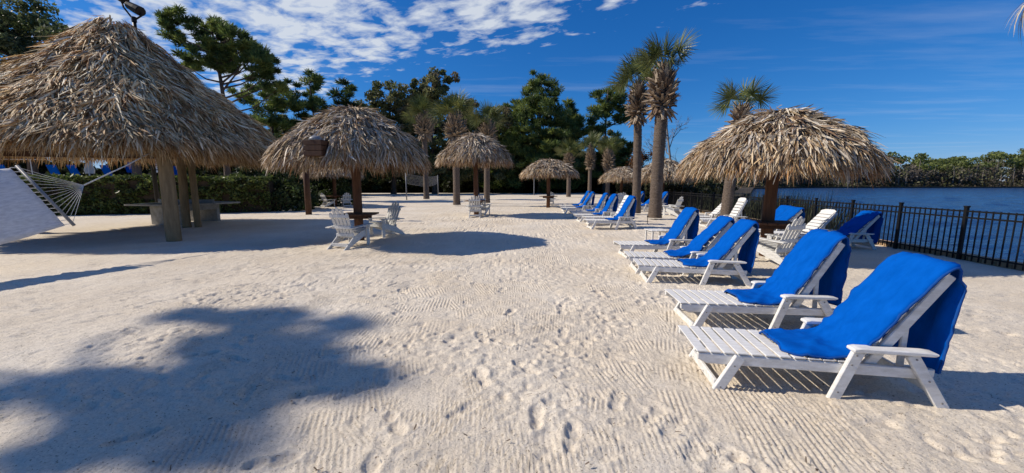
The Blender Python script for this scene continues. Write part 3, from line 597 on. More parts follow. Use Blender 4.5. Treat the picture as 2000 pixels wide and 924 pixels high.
# ------------------------------------------------------------------ adirondack chairs (face +x)
def adirondack(x, y, deg, label, scale=1.0):
    t = empty('adirondack_chair', (x, y, 0), R(deg), scale); tag(t, label, 'chair', 'white adirondack chairs'); wm = 'weathered_white'; bv = 0.005
    def part(name, key, fn, loc=None): return link(name, cached(('ad',)+key, fn), wm, t, loc)
    for s in (-1, 1):
        part('front_leg', ('fl', s), lambda: MB().box((0.36, s*0.27, 0.24), (0.10, 0.03, 0.56)).mesh('front_leg', bv))
        part('stringer', ('st', s), lambda: MB().prism([(0.36, .40), (0.36, .27), (-0.42, -0.03), (-0.52, -0.03), (-0.30, .13), (-0.12, .27)], s*0.235-.015, s*0.235+.015).mesh('stringer', bv))
        part('arm_rest', ('ar', s), lambda: MB().prism([(0.46, .515), (0.46, .54), (-0.34, .50), (-0.34, .475)], s*0.31-.065, s*0.31+.065).mesh('arm_rest', bv))
        part('arm_bracket', ('br', s), lambda: MB().prism([(0.31, .51), (0.41, .51), (0.36, .38)], s*0.30-.012, s*0.30+.012).mesh('arm_bracket'))
    for k in range(6):
        f = k/5; part('seat_slat', ('ss', k), lambda: MB().bar((0.37-f*0.46, -0.25, .415-f*0.145), (0.37-f*0.46, 0.25, .415-f*0.145), 0.075, 0.022, side=(1, 0, 0.32)).mesh('seat_slat', 0.004))
    part('apron', ('ap',), lambda: MB().box((0.405, 0, 0.345), (0.022, 0.52, 0.11)).mesh('apron', 0.004))
    for k in range(5):
        v = k-2; top = 0.985-0.035*v*v
        def fn():
            y0, y1 = v*0.088, v*0.112; wd = 0.076; b = Vector((-0.07, y0, .22)); e = Vector((-0.07-(top-.22)*0.40, y1, top))
            mb = MB(); d_ = (e-b); n_ = Vector((0.93, 0, 0.37))*0.010; sd_ = Vector((0, 1, 0))
            prof = [(b-sd_*wd/2*.9), (e-d_*0.07-sd_*wd/2*1.12), (e-d_*0.02-sd_*wd*.34), e, (e-d_*0.02+sd_*wd*.34), (e-d_*0.07+sd_*wd/2*1.12), (b+sd_*wd/2*.9)]
            mb.v = [p-n_ for p in prof]+[p+n_ for p in prof]; m_ = 7
            mb.f = [tuple(range(m_)), tuple(range(2*m_-1, m_-1, -1))]+[(q, m_+q, m_+(q+1) % m_, (q+1) % m_) for q in range(m_)]; return mb.mesh('back_slat', 0.003)
        part('back_slat', ('bs', k), fn)
    for z in (0.30, 0.49, 0.76):
        xx = -0.07-(z-.22)*0.40-.025; part('back_rail', ('rl', z), lambda: MB().box((xx, 0, z), (0.026, 0.50+0.1*(z == 0.49), 0.07)).mesh('back_rail', 0.004))
    part('rear_stretcher', ('rs',), lambda: MB().box((-0.33, 0, 0.09), (0.03, 0.46, 0.08)).mesh('rear_stretcher', 0.004))
    return t
adirondack(-4.15, 9.55, 74, 'white wooden chair with its back to the camera beside the hut umbrella post', 1.05)
adirondack(-3.86, 11.65, 238, 'white wooden chair facing left under the umbrella beside the hut', 1.05)
adirondack(-12.5, 25.7, 60, 'left one of the two far white chairs by the hedge')
adirondack(-11.4, 26.2, 120, 'right one of the two far white chairs by the hedge')
adirondack(-1.78, 18.2, 92, 'white wooden chair seen from behind in the middle of the beach', 1.06)
adirondack(-1.52, 19.2, 78, 'white wooden chair close behind the one in the middle of the beach', 1.06)
adirondack(2.85, 28.4, 95, 'small white chair alone in front of the single far umbrella')
adirondack(7.95, 18.6, 128, 'white wooden chair right of the thick palm trunk, seen from behind')
adirondack(7.05, 25.4, 100, 'left one of two tiny white chairs behind the far lounger row')
adirondack(7.75, 26.6, 80, 'right one of two tiny white chairs behind the far lounger row')
adirondack(5.30, 7.45, 112, 'weathered grey white chair at the post of the lakeside umbrella')

# ------------------------------------------------------------------ small white side table, stake, wooden box and post
def side_table(x, y):
    t = empty('side_table', (x, y, 0), R(5)); tag(t, 'small low white side table behind the three blue loungers', 'table')
    for k in range(4): link('top_slat', cached('stop', lambda: MB().box((0, 0, 0), (0.11, 0.46, 0.022)).mesh('top_slat', 0.005)), 'white_board', t, (-0.18+k*0.12, 0, 0.40))
    for sx_ in (-1, 1):
        for sy in (-1, 1): link('leg', cached('sleg', lambda: MB().box((0, 0, 0.18), (0.04, 0.035, 0.42)).mesh('leg', 0.004)), 'white_board', t, (sx_*0.19, sy*0.19, 0))
        link('apron', cached('sapr', lambda: MB().box((0, 0, 0.36), (0.025, 0.36, 0.05)).mesh('apron')), 'white_board', t, (sx_*0.165, 0, 0))
side_table(3.75, 9.75)
st = empty('marker_stake', (5.35, 14.9, 0)); tag(st, 'thin dark stake in the sand left of the thick palm trunk', 'stake')
link('shaft', MB().tube([(0, 0, -0.1), (0, 0, 0.28)], 0.012, 8).mesh('shaft'), 'black_metal', st); link('cap', MB().tube([(0, 0, 0.28), (0, 0, 0.34)], 0.03, 8).mesh('cap'), 'black_metal', st)
bx = empty('speaker_box', (-4.40, 8.72, 2.20), R(-8)); tag(bx, 'dark wooden box with domed cap hung at the edge of the umbrella beside the hut', 'box')
for k in range(3): link('board', MB().box((0, 0, 0.06+k*0.118), (0.44, 0.30, 0.108)).mesh('board', 0.006), 'dark_wood', bx)
link('cap', revolve([(0.01, 0.46), (0.07, 0.45), (0.13, 0.41), (0.16, 0.35), (0.01, 0.35)], 18, 'cap'), 'grey_metal', bx)
link('bracket', MB().bar((0, 0.1, 0.15), (0.25, 0.85, 0.22), 0.05, 0.05, side=(0, 0, 1)).mesh('bracket'), 'dark_wood', bx)
pp = link('timber_post', MB().tube([(0, 0, -0.2), (0.01, 0, 1.5), (0, 0, 3.0)], [0.15, 0.145, 0.14], 12).mesh('timber_post', smooth=True), 'dark_wood', None, (-10.5, 19.55, 0)); tag(pp, 'thick dark timber post behind the umbrella beside the hut', 'post')

# ------------------------------------------------------------------ ping-pong table under the hut
def pingpong():
    a = Vector((-12.25, 14.05, 0)); l = Vector((-14.75, 14.45, 0)); r = Vector((-11.85, 16.55, 0)); c = (l+r)/2; ux = (r-a).normalized(); rz = math.atan2(ux.y, ux.x)
    Lx = (r-a).length; Ly = (l-a).length; t = empty('ping_pong_table', c, rz); tag(t, 'concrete table tennis table in the shade of the big hut', 'table')
    link('table_top', MB().box((0, 0, 0.78), (Lx, Ly, 0.07)).mesh('table_top', 0.01), 'table_green', t)
    link('edge_band', MB().box((0, -Ly/2-0.012, 0.78), (Lx, 0.02, 0.06)).box((0, Ly/2+0.012, 0.78), (Lx, 0.02, 0.06)).box((-Lx/2-.012, 0, 0.78), (0.02, Ly, 0.06)).mesh('edge_band'), 'concrete', t)
    for s in (-1, 1):
        link('support', MB().box((s*Lx*0.30, 0.02, 0.35), (0.16, Ly*0.55, 0.78)).mesh('support', 0.02), 'concrete', t)
    link('beam', MB().box((0, -Ly*0.28, 0.63), (Lx*0.5, 0.12, 0.20)).mesh('beam', 0.01), 'concrete', t)
    nt_ = link('net', MB().box((0, 0, 0.885), (0.012, Ly*1.04, 0.13)).mesh('net'), 'grey_metal', t)
    for s in (-1, 1): link('net_post', MB().box((0, s*Ly*0.52, 0.87), (0.03, 0.03, 0.20)).mesh('net_post'), 'grey_metal', t)
    emb = MB()
    for k in range(20):
        a0, a1 = k*math.pi/10, (k+1)*math.pi/10; emb.bar((-Lx*0.30-.122, -0.16+0.12*math.cos(a0), 0.28+0.12*math.sin(a0)), (-Lx*0.30-.122, -0.16+0.12*math.cos(a1), 0.28+0.12*math.sin(a1)), 0.02, 0.006, side=(0, math.cos(a0), math.sin(a0)))
    emb.bar((-Lx*0.30-.122, -0.24, 0.22), (-Lx*0.30-.122, -0.08, 0.36), 0.05, 0.006, side=(0, 0, 1))
    link('emblem', emb.mesh('emblem'), 'sign_ink', t)
pingpong()

# ------------------------------------------------------------------ hammock
def hammock():
    T1 = Vector((-9.42, 7.32, 1.93)); B1 = Vector((-8.60, 7.40, 0.78)); ring = Vector((-8.98, 8.02, 1.56))
    T2 = Vector((-10.2, 4.45, 1.75)); B2 = Vector((-9.45, 4.50, 0.72)); ring2 = Vector((-9.95, 3.75, 1.35))
    t = empty('hammock', (-9.3, 6, 0)); O = Vector((-9.3, 6, 0)); tag(t, 'white fabric hammock with spreader bar and fanned ropes at the left edge', 'hammock')
    nu, nv = 24, 14; V = []; Q = []
    for i in range(nu):
        u = i/(nu-1); u2 = 0.035+0.93*u
        for j in range(nv):
            v = j/(nv-1); a_ = T1.lerp(B1, 0.03+0.94*v); b_ = T2.lerp(B2, 0.03+0.94*v); p = a_.lerp(b_, u2)-O
            sag = math.sin(math.pi*u2)*(0.14+0.16*v); p = p+Vector((0.10*math.sin(math.pi*v)*math.sin(math.pi*u2), 0, -sag+0.012*math.sin(v*26+u*9))); V.append(p)
    for i in range(nu-1):
        for j in range(nv-1): Q.append((i*nv+j, i*nv+j+1, (i+1)*nv+j+1, (i+1)*nv+j))
    bed = link('bed', np_mesh('bed', V, Q, smooth=True), 'canvas', t); m_ = bed.modifiers.new('thick', 'SOLIDIFY'); m_.thickness = 0.012
    for a_, b_, rg in ((T1, B1, ring), (T2, B2, ring2)):
        link('spreader_bar', MB().tube([a_-O, b_-O], 0.028, 10).mesh('spreader_bar', smooth=True), 'grey_metal', t)
        for k in range(15):
            f = 0.03+0.94*k/14; p = a_.lerp(b_, f); link('rope', MB().tube([p-O, (p.lerp(rg, 0.5)-O)+Vector((0, 0, -0.012)), rg-O], 0.004, 5).mesh('rope', smooth=True), 'rope', t)
        inner = (T1 if a_ is T2 else T2, B1 if a_ is T2 else B2)
        for k in range(15):
            f = 0.03+0.94*k/14; p = a_.lerp(b_, f); q = p.lerp(inner[0].lerp(inner[1], f), 0.036); link('lacing', MB().tube([p-O, q-O], 0.007, 5).mesh('lacing', smooth=True), 'rope', t)
    link('hanging_rope', MB().tube([ring-O, ring.lerp(Vector((-9.50, 10.45, 2.55)), 0.5)-O+Vector((0, 0, -0.03)), Vector((-9.50, 10.45, 2.55))-O], 0.013, 6).mesh('hanging_rope', smooth=True), 'rope', t)
    link('hanging_rope', MB().tube([ring2-O, Vector((-10.6, 2.2, 2.0))-O], 0.013, 6).mesh('hanging_rope', smooth=True), 'rope', t)
    hp = link('hammock_post', MB().tube([(0, 0, -0.2), (0, 0, 2.3)], [0.11, 0.1], 12).mesh('hammock_post', smooth=True), 'log_wood', None, (-10.62, 2.15, 0)); tag(hp, 'round log post holding the near end of the hammock, outside the picture', 'post')
hammock()

# ------------------------------------------------------------------ flood lights on a pole behind the hut
def floodlight():
    P0 = Vector((-15.85, 17.0, 0)); t = empty('floodlight_pole', P0); tag(t, 'dark double floodlight on a pole above the hut peak', 'lamp')
    link('pole', MB().tube([(0, 0, -0.2), (0, 0, 4.5), (0, 0, 8.35)], [0.09, 0.08, 0.065], 12).mesh('pole', smooth=True), 'black_metal', t)
    for (o, s) in (((0.05, 0, 8.86), 1.0), ((-0.62, 0.1, 9.35), 0.9)):
        o = Vector(o)
        h = MB(); sec = [(-0.34, 0.06, 0.05), (-0.20, 0.17, 0.14), (0.12, 0.20, 0.17), (0.30, 0.21, 0.18), (0.33, 0.19, 0.16)]; i0 = 0
        rot_ = Matrix.Rotation(R(28), 3, 'Y')
        for xx, ry, rz_ in sec:
            for k in range(10):
                a = k*math.pi/5; h.v.append(o+rot_ @ Vector((xx*s, ry*math.cos(a)*s*1.1, rz_*math.sin(a)*s*1.1)))
        for q in range(4):
            for k in range(10): h.f.append((q*10+k, q*10+(k+1) % 10, (q+1)*10+(k+1) % 10, (q+1)*10+k))
        h.f += [tuple(range(10)), tuple(range(49, 39, -1))]
        hd = link('lamp_head', h.mesh('lamp_head'), 'black_metal', t)
    link('yoke', MB().tube([(0.30, 0, 8.85), (0.34, 0, 8.55), (0.1, 0, 8.42), (-0.1, 0, 8.5), (-0.42, 0.05, 8.9), (-0.55, 0.1, 9.3)], 0.035, 8).mesh('yoke', smooth=True), 'black_metal', t)
    link('coupling', MB().tube([(0, 0, 8.3), (0, 0, 8.5)], 0.09, 10).mesh('coupling'), 'black_metal', t)
floodlight()

# ------------------------------------------------------------------ volleyball net at the back
def volley():
    a = Vector((-10.3, 37.2, 0)); b = Vector((-9.2, 47.5, 0)); t = empty('volleyball_net', a); tag(t, 'volleyball net sagging between two poles behind the umbrellas', 'net')
    for p in (a, b): link('pole', MB().tube([p-a+Vector((0, 0, -.2)), p-a+Vector((0, 0, 2.6))], 0.055, 10).mesh('pole', smooth=True), 'grey_metal', t)
    mb = MB(); nu, nv = 42, 7
    def pt(u, v): q = a.lerp(b, u)-a; sag = math.sin(math.pi*u)*0.5; return q+Vector((0.3*math.sin(math.pi*u), 0, 2.5-sag*0.4-(0.9+0.25*sag)*v))
    for j in range(nv+1): mb.tube([pt(i/nu, j/nv) for i in range(0, nu+1, 3)], 0.012 if j in (0, nv) else 0.006, 4)
    for i in range(nu+1): mb.tube([pt(i/nu, 0), pt(i/nu, .5), pt(i/nu, 1)], 0.006, 4)
    link('net', mb.mesh('net'), 'net_cord', t)
volley()
bo = empty('bollard_light', (-5.6, 37.0, 0)); tag(bo, 'short dark bollard on the sand between the palm trunks', 'bollard')
link('body', MB().tube([(0, 0, -.1), (0, 0, .42)], 0.12, 10).mesh('body'), 'black_metal', bo); link('cap', MB().tube([(0, 0, .42), (0, 0, .5)], [0.15, 0.08], 10).mesh('cap'), 'grey_metal', bo)
lp = empty('light_pole', (3.0, 52, 0)); tag(lp, 'thin grey pole standing left under the small far umbrella', 'pole')
link('shaft', MB().tube([(0, 0, -.1), (0, 0, 3.2)], 0.06, 8).mesh('shaft'), 'grey_metal', lp); link('base', MB().tube([(0, 0, -.02), (0, 0, .12)], 0.13, 8).mesh('base'), 'grey_metal', lp)

# ------------------------------------------------------------------ cabbage palms
def frond_mesh(seed, dry=False):
    r = np.random.default_rng(seed); parts = []
    pet = 0.75; npt = 5; tt = np.linspace(0, 1, npt); pts = np.stack([tt*pet, 0*tt, 0.04*np.sin(tt*3)], -1)
    V, Q = tube_np(pts, np.linspace(0.026, 0.014, npt), 5); gc = np.array([(0.30, 0.22, 0.10)]) if dry else np.array([(0.13, 0.17, 0.055)])
    parts.append((V, Q, np.repeat(gc, len(V), 0)))
    n = 46; f = np.linspace(-1, 1, n); ang = f*R(128)+r.normal(0, 0.02, n)
    costa = 0.22*np.cos(ang*0.5)
    P = np.stack([pet+costa*0.8, 0*ang, -0.10*costa*2+0*ang], -1); D = np.stack([np.cos(ang), np.sin(ang), 0.18-0.28*np.abs(f)+r.normal(0, .06, n)], -1)
    L = (0.80-0.20*np.abs(f)**2)*r.uniform(0.9, 1.08, n); W = np.full(n, 0.034)
    if dry: c = PAL_STRAW[r.integers(0, 7, n)]*0.8
    else:
        c = np.array([(0.120, 0.150, 0.046)])*r.uniform(0.7, 1.35, (n, 1)); yl = r.random((n, 1)) < 0.18; c = np.where(yl, c*np.array([1.9, 1.5, 1.1]), c)
    nn = np.stack([-np.sin(ang)*0.0, r.normal(0, .35, n), np.ones(n)], -1)
    parts.append(blades(P, D, nn, L, W, r.uniform(0.10, 0.42, n) if not dry else r.uniform(0.5, 1.1, n), c, K=5, tip=0.08, base=0.55, gravity=True))
    V, Q, C = join_np(parts); return np_mesh('frond', V, Q, C)
FR = [frond_mesh(200+k) for k in range(5)]; FRD = [frond_mesh(300+k, True) for k in range(2)]
BOOTCOL = [(0.24, 0.165, 0.105), (0.33, 0.25, 0.17), (0.15, 0.10, 0.065), (0.40, 0.32, 0.23)]
for k, c in enumerate(BOOTCOL): mat('boot_%d' % k, tuple(v*0.8 for v in c), c, 14, 0.9, 0.5, 30)
def boot_mesh(k):
    mb = MB(); l = [0.30, 0.36, 0.27, 0.40][k]; sec = [(0, .085, .035), (l*.45, .055, .022), (l*.85, .032, .014), (l, .045 if k % 2 else .02, .008)]
    for zz, hw, ht in sec: mb.v += [Vector((zz*0.0+zz, -hw, -ht)), Vector((zz, hw, -ht)), Vector((zz, hw*.7, ht)), Vector((zz, -hw*.7, ht))]
    for q in range(3):
        for j in range(4): mb.f.append((q*4+j, q*4+(j+1) % 4, (q+1)*4+(j+1) % 4, (q+1)*4+j))
    mb.f += [(0, 1, 2, 3), (15, 14, 13, 12)]; return mb.mesh('leaf_base')
BOOT = []
for k in range(4): me = boot_mesh(k); me.materials.append(M['boot_%d' % k]); BOOT.append(me)
def palm(x, y, ht, boot, r0, label, nf=15, lean=(0, 0), fs=1.0, spread=62, near=True, br=1.0, seed=0, wind=(0, 0), dry=0, skirt=0.5, trunk_flare=1.0):
    """ht = height of the growing point; boot = length of the booted part of the trunk"""
    r = np.random.default_rng(seed+500); t = empty('palm_tree', (x, y, 0)); tag(t, label, 'palm', 'cabbage palms on the beach')
    zz = np.arange(-0.2, ht, 0.045); rad = r0*(1.0-0.10*zz/ht)*(1+0.045*np.sin(zz*62+np.sin(zz*9)*2)+r.normal(0, 0.022, len(zz)))*(1+0.22*np.exp(-np.maximum(zz, 0)*3)*trunk_flare)
    pts = np.stack([lean[0]*(zz/ht)**1.5, lean[1]*(zz/ht)**1.5, zz], -1); V, Q = tube_np(pts, rad, 18)
    link('trunk', np_mesh('trunk', V, Q, smooth=True), 'palm_trunk', t); topv = Vector((lean[0], lean[1], ht))
    nb = int(190*boot/1.5); joined = MB()
    for k in range(nb):
        f = (k+0.5)/nb; z = ht-boot+f*boot*1.02; a = k*2.399+r.normal(0, .15); g_ = math.sin(math.pi*min(1, f*0.95+0.05))**0.6
        rr = r0*0.9*(0.95+0.95*g_*(br-0.6))*(1-0.5*max(0, f-0.7)/0.3); pitch = -0.9 if f < 0.2*skirt else -0.15+1.15*f+0.35*f*f
        pitch += r.normal(0, .22); lx = lean[0]*(z/ht)**1.5; ly = lean[1]*(z/ht)**1.5
        mtx = Matrix.Translation((lx+math.cos(a)*rr, ly+math.sin(a)*rr, z)) @ Matrix.Rotation(a, 4, 'Z') @ Matrix.Rotation(-pitch, 4, 'Y') @ Matrix.Scale(br*r.uniform(.75, 1.15), 4)
        me = BOOT[int(r.integers(0, 4))]
        if near: o = link('leaf_base', me, None, t); o.matrix_local = mtx
        else:
            i = len(joined.v); joined.v += [mtx @ v.co for v in me.vertices]; joined.f += [tuple(v+i for v in p.vertices) for p in me.polygons]
    if not near: stuff(link('leaf_bases', joined.mesh('leaf_bases'), 'boot_1', t))
    for k in range(nf):
        a = k*2.399+r.normal(0, .3); el = R(86)-R(spread)*((k+0.5)/nf)**0.8+r.normal(0, .08)
        q = Matrix.Translation(topv+Vector((0, 0, -0.15))) @ Matrix.Rotation(wind[0]*0.3, 4, 'Y') @ Matrix.Rotation(a, 4, 'Z') @ Matrix.Rotation(-el, 4, 'Y') @ Matrix.Rotation(r.normal(0, .5), 4, 'X') @ Matrix.Scale(fs*r.uniform(.85, 1.1), 4)
        o = link('frond', FR[int(r.integers(0, 5))], 'palm_leaf', t); o.matrix_local = q
    for k in range(dry):
        a = k*2.1+0.7+seed; q = Matrix.Translation(topv+Vector((0, 0, -boot*0.55))) @ Matrix.Rotation(a, 4, 'Z') @ Matrix.Rotation(R(38), 4, 'Y') @ Matrix.Scale(0.8*fs, 4)
        o = link('dry_frond', FRD[k % 2], 'palm_leaf', t); o.matrix_local = q
    return t
palm(6.42, 17.0, 6.35, 1.75, 0.27, 'tallest palm with thick trunk and bulging skirt of old leaf bases', 13, (0.08, 0), 1.12, 54, True, 1.2, 1, wind=(-0.3, 0), skirt=0.7)
palm(6.42, 19.6, 6.3, 1.6, 0.215, 'slimmer tall palm left of the thickest palm trunk', 14, (-0.18, 0), 1.08, 80, True, 1.15, 2, dry=0, skirt=0.8)
palm(8.25, 14.6, 4.35, 0.7, 0.20, 'short leaning palm behind the lakeside umbrella', 7, (0.30, 0), 0.88, 62, True, 0.8, 3, wind=(0.1, 0))
palm(-8.43, 37.5, 8.0, 1.9, 0.27, 'leftmost of the three palms behind the middle umbrella', 20, (0, 0), 1.35, 85, False, 1.7, 4)
palm(-3.95, 27.2, 6.2, 1.6, 0.24, 'middle of the three palms behind the middle umbrella', 18, (0, 0), 1.2, 70, False, 1.5, 5)
palm(-1.98, 30.0, 6.1, 1.5, 0.235, 'rightmost of the three palms behind the middle umbrella', 16, (0.1, 0), 1.1, 72, False, 1.35, 6)
palm(6.45, 43.5, 4.9, 1.2, 0.24, 'palm just right of the small far umbrella', 16, (0, 0), 1.2, 80, False, 1.2, 7)
palm(9.95, 49.0, 6.1, 2.6, 0.24, 'middle palm of three before the dark wood, right of the big pine', 16, (0, 0), 1.25, 75, False, 1.2, 8)
palm(10.9, 43.5, 5.3, 2.4, 0.25, 'right palm of three before the dark wood, left of the tall palms', 16, (0, 0), 1.2, 75, False, 1.3, 9)
palm(11.5, 8.1, 7.0, 1.6, 0.20, 'palm at the right picture edge, only dry frond tips showing', 12, (0, 0), 1.15, 60, True, 1.2, 10, dry=4)

# ------------------------------------------------------------------ trees
def sph(n, r=None):
    v = unit(r.normal(0, 1, (n, 3))); return v*(r.uniform(0, 1, (n, 1))**(1/3.0))
def tree_meshes(seed, h, lobes, ncl, per, lsize, cols, kind='pine', cr=0.8, trunk_r=0.25, bare=0.0):
    """lobes: (x, y, z, rx, ry, rz) ellipsoids holding the leaf clumps"""
    r = np.random.default_rng(seed); vol = np.array([l[3]*l[5]+l[3]*l[4]*0.3 for l in lobes]); pk = r.choice(len(lobes), ncl, p=vol/vol.sum()); L = np.array(lobes)[pk]
    q = sph(ncl, r); q = unit(q)*(np.linalg.norm(q, axis=1, keepdims=True)**0.55); C = L[:, :3]+q*L[:, 3:]
    per = int(per*(1.6 if kind == 'pine' else 1.15)); n = ncl*per; ci = np.repeat(np.arange(ncl), per); rc = cr*r.uniform(0.5, 1.15, ncl)*(0.88 if kind == 'pine' else 0.95)
    off = sph(n, r)*np.array([1.0, 1.0, 0.62 if kind == 'pine' else 0.75]); P = C[ci]+off*rc[ci][:, None]
    if kind == 'pine': A = unit(off+np.array([0, 0, 0.30])+r.normal(0, .28, (n, 3))); 
    else: A = unit(r.normal(0, 1, (n, 3))-np.array([0, 0, 0.25]))
    B = unit(np.cross(A, r.normal(0, 1, (n, 3)))); ls = lsize*(1.15 if kind == 'pine' else 0.95)*r.uniform(0.6, 1.3, (n, 1))
    bw = 0.15 if kind == 'pine' else 0.55
    cc = np.array(cols); base = cc[r.integers(0, len(cc), ncl)][ci]*r.uniform(0.7, 1.3, (n, 1))
    V, Q, K = cards(P, A*ls, B*ls*bw, base); crown = np_mesh('crown', V, Q, K)
    mb_parts = []; zt = np.linspace(-0.3, h*0.93, 14); tr = np.stack([0.12*np.sin(zt*0.5+seed), 0.12*np.cos(zt*0.43+seed)-0.12, zt], -1)
    mb_parts.append(tube_np(tr, trunk_r*(1-0.85*np.clip(zt, 0, None)/h)*(1+0.5*np.exp(-np.clip(zt, 0, None)*1.5)), 9))
    for i in r.choice(ncl, min(ncl, 34), replace=False):
        c = C[i]; z0 = max(h*0.22, c[2]-np.hypot(c[0], c[1])*r.uniform(0.25, 0.6)); z0 = min(z0, h*0.9); s = np.array([np.interp(z0, zt, tr[:, 0]), np.interp(z0, zt, tr[:, 1]), z0])
        mid = (s+c)/2+np.array([0, 0, 0.12*np.linalg.norm(c-s)*r.uniform(-1, 1)])
        mb_parts.append(tube_np(np.array([s, mid, c]), [trunk_r*0.30, trunk_r*0.2, trunk_r*0.06], 5, cap=False))
    V, Q, _ = join_np(mb_parts); trunk = np_mesh('trunk', V, Q, smooth=True)
    return trunk, crown
PINE = [(0.146, 0.2, 0.05), (0.105, 0.152, 0.042), (0.217, 0.261, 0.065), (0.078, 0.117, 0.035)]
OAK = [(0.146, 0.163, 0.056), (0.099, 0.116, 0.044), (0.208, 0.204, 0.084), (0.231, 0.192, 0.11)]
WILLOW = [(0.116, 0.152, 0.057), (0.088, 0.116, 0.05), (0.166, 0.187, 0.083), (0.067, 0.09, 0.041)]
def plant(name, x, y, meshes, label, cat, group=None, rz=0.0, sc=1.0, bark='bark'):
    t = empty(name, (x, y, -0.05), rz, sc); tag(t, label, cat, group); link('trunk', meshes[0], bark, t); link('crown', meshes[1], 'leaf', t); return t
def cone_lobes(h, w_, z0=0.15, n=7, seed=0, jit=0.15, full=0.8):
    r = np.random.default_rng(seed); o = []
    for k in range(n):
        f = k/(n-1); z = h*(z0+(0.93-z0)*f); rad = w_/2*(1-f**2.4)*full+w_*0.12; o.append((r.normal(0, jit)*w_*.3, r.normal(0, jit)*w_*.3, z, rad, rad, h*0.10))
    return o
# big pines right of the middle
plant('pine_tree', 4.6, 62.5, tree_meshes(11, 19.3, cone_lobes(19.3, 13.0, 0.12, 10, 1), 520, 75, 0.34, PINE, 'pine', 1.05, 0.32), 'big full round-topped pine in the middle of the background', 'pine')
plant('pine_tree', 15.3, 63.5, tree_meshes(12, 17.8, [(0, 0, 15.3, 2.6, 2.6, 2.0), (2.2, 0, 12.8, 2.6, 2, 1.2), (-2.2, 0, 11.5, 2.6, 2.4, 2.2), (0.5, 0, 8.0, 4.4, 3.4, 2.6), (-1.5, 0, 4.2, 4.6, 3.0, 2.4), (2.6, 0, 5, 3.4, 3, 2)], 230, 75, 0.36, PINE, 'pine', 1.0, 0.3), 'open pine with gaps, left of the tall palms', 'pine')
plant('pine_tree', 9.8, 68, tree_meshes(13, 15.2, cone_lobes(15.2, 8, 0.1, 7, 3), 190, 80, 0.42, PINE, 'pine', 1.0, 0.28), 'darker pine standing between the two big pines', 'pine')
plant('pine_tree', -0.8, 66, tree_meshes(14, 14.6, cone_lobes(14.6, 8, 0.1, 7, 4), 190, 80, 0.42, PINE, 'pine', 1.0, 0.28), 'pine behind the rightmost of the three middle palms', 'pine')
# the wood behind the umbrellas, from left to right
plant('pine_tree', -32.0, 52, tree_meshes(15, 18.5, cone_lobes(18.5, 10.4, 0.1, 8, 5, 0.3), 220, 75, 0.34, PINE, 'pine', 0.9, 0.28), 'tall pine right of the hut roof with feathery top', 'pine')
plant('pine_tree', -26.8, 53, tree_meshes(16, 16.4, cone_lobes(16.4, 8.5, 0.1, 8, 6, 0.3), 200, 75, 0.34, PINE, 'pine', 0.9, 0.26), 'pine above the left slope of the umbrella beside the hut', 'pine')
plant('pine_tree', -22.5, 54, tree_meshes(17, 15.9, cone_lobes(15.9, 8.5, 0.1, 8, 7, 0.3), 200, 75, 0.34, [(0.055, 0.09, 0.028), (0.04, 0.07, 0.022), (0.07, 0.105, 0.03)], 'pine', 0.9, 0.26), 'brighter green pine above the peak of the umbrella beside the hut', 'pine')
oakl = [(0, 0, 12.5, 3.0, 2.6, 2.0), (-2.6, 0, 10.6, 2.6, 2.4, 2.0), (2.8, 0, 11.2, 2.6, 2.2, 2.2), (0, 0, 7.8, 4.6, 3.6, 2.6), (-2, 0, 4.4, 4.4, 3.4, 2.6), (2.4, 0, 4.4, 4.2, 3.4, 2.4)]
plant('oak_tree', -17.6, 57, tree_meshes(18, 16.4, [(a, b, c*1.12, d, e, f) for a, b, c, d, e, f in oakl], 230, 95, 0.22, OAK, 'oak', 0.95, 0.34), 'grey green oak with open crown in the middle of the wood', 'oak')
plant('oak_tree', -11.6, 57, tree_meshes(19, 18.0, [(1.6, 0, 16.6, 2.2, 2, 1.0), (-0.6, 0, 15.2, 2.8, 2.2, 1.6)]+[(a, b, c*1.08, d, e, f) for a, b, c, d, e, f in oakl], 260, 95, 0.22, OAK, 'oak', 0.9, 0.34), 'tallest oak with ragged top behind the left middle palm', 'oak')
plant('oak_tree', -5.6, 60, tree_meshes(20, 13.8, [(a, b, c*0.98, d, e, f) for a, b, c, d, e, f in oakl], 210, 95, 0.22, OAK, 'oak', 0.95, 0.3), 'lower oak between the middle palms', 'oak')
# tall open pine and leafy tree behind the hut
plant('pine_tree', -25.7, 35, tree_meshes(22, 16.6, [(-1.6, 0, 14.7, 2.7, 2.4, 1.5), (1.3, 0, 13.7, 2.2, 2.2, 1.3), (3.7, 0, 11.9, 1.5, 1.6, 1.0), (-0.6, 0, 12.2, 2.6, 2.2, 1.0), (4.7, 0, 10.2, 0.8, .8, 0.6)], 170, 80, 0.24, PINE, 'pine', 0.58, 0.30), 'tall umbrella-shaped pine rising behind the big hut roof', 'pine')
plant('leafy_tree', -33.5, 27, tree_meshes(23, 14.2, [(0, 0, 10.4, 4.4, 3.4, 2.6), (-3.4, 0, 9.6, 3.6, 3.2, 2.8), (3.4, 0, 9.8, 2.6, 2.4, 2.6), (1.8, 0, 12.2, 2.0, 2, 1.4), (-1.5, 0, 12, 2.2, 2, 1.4), (0, 0, 6.5, 6, 4, 2.6)], 260, 120, 0.15, WILLOW, 'oak', 0.85, 0.3), 'leafy grey green tree behind the hut at the top left', 'tree')
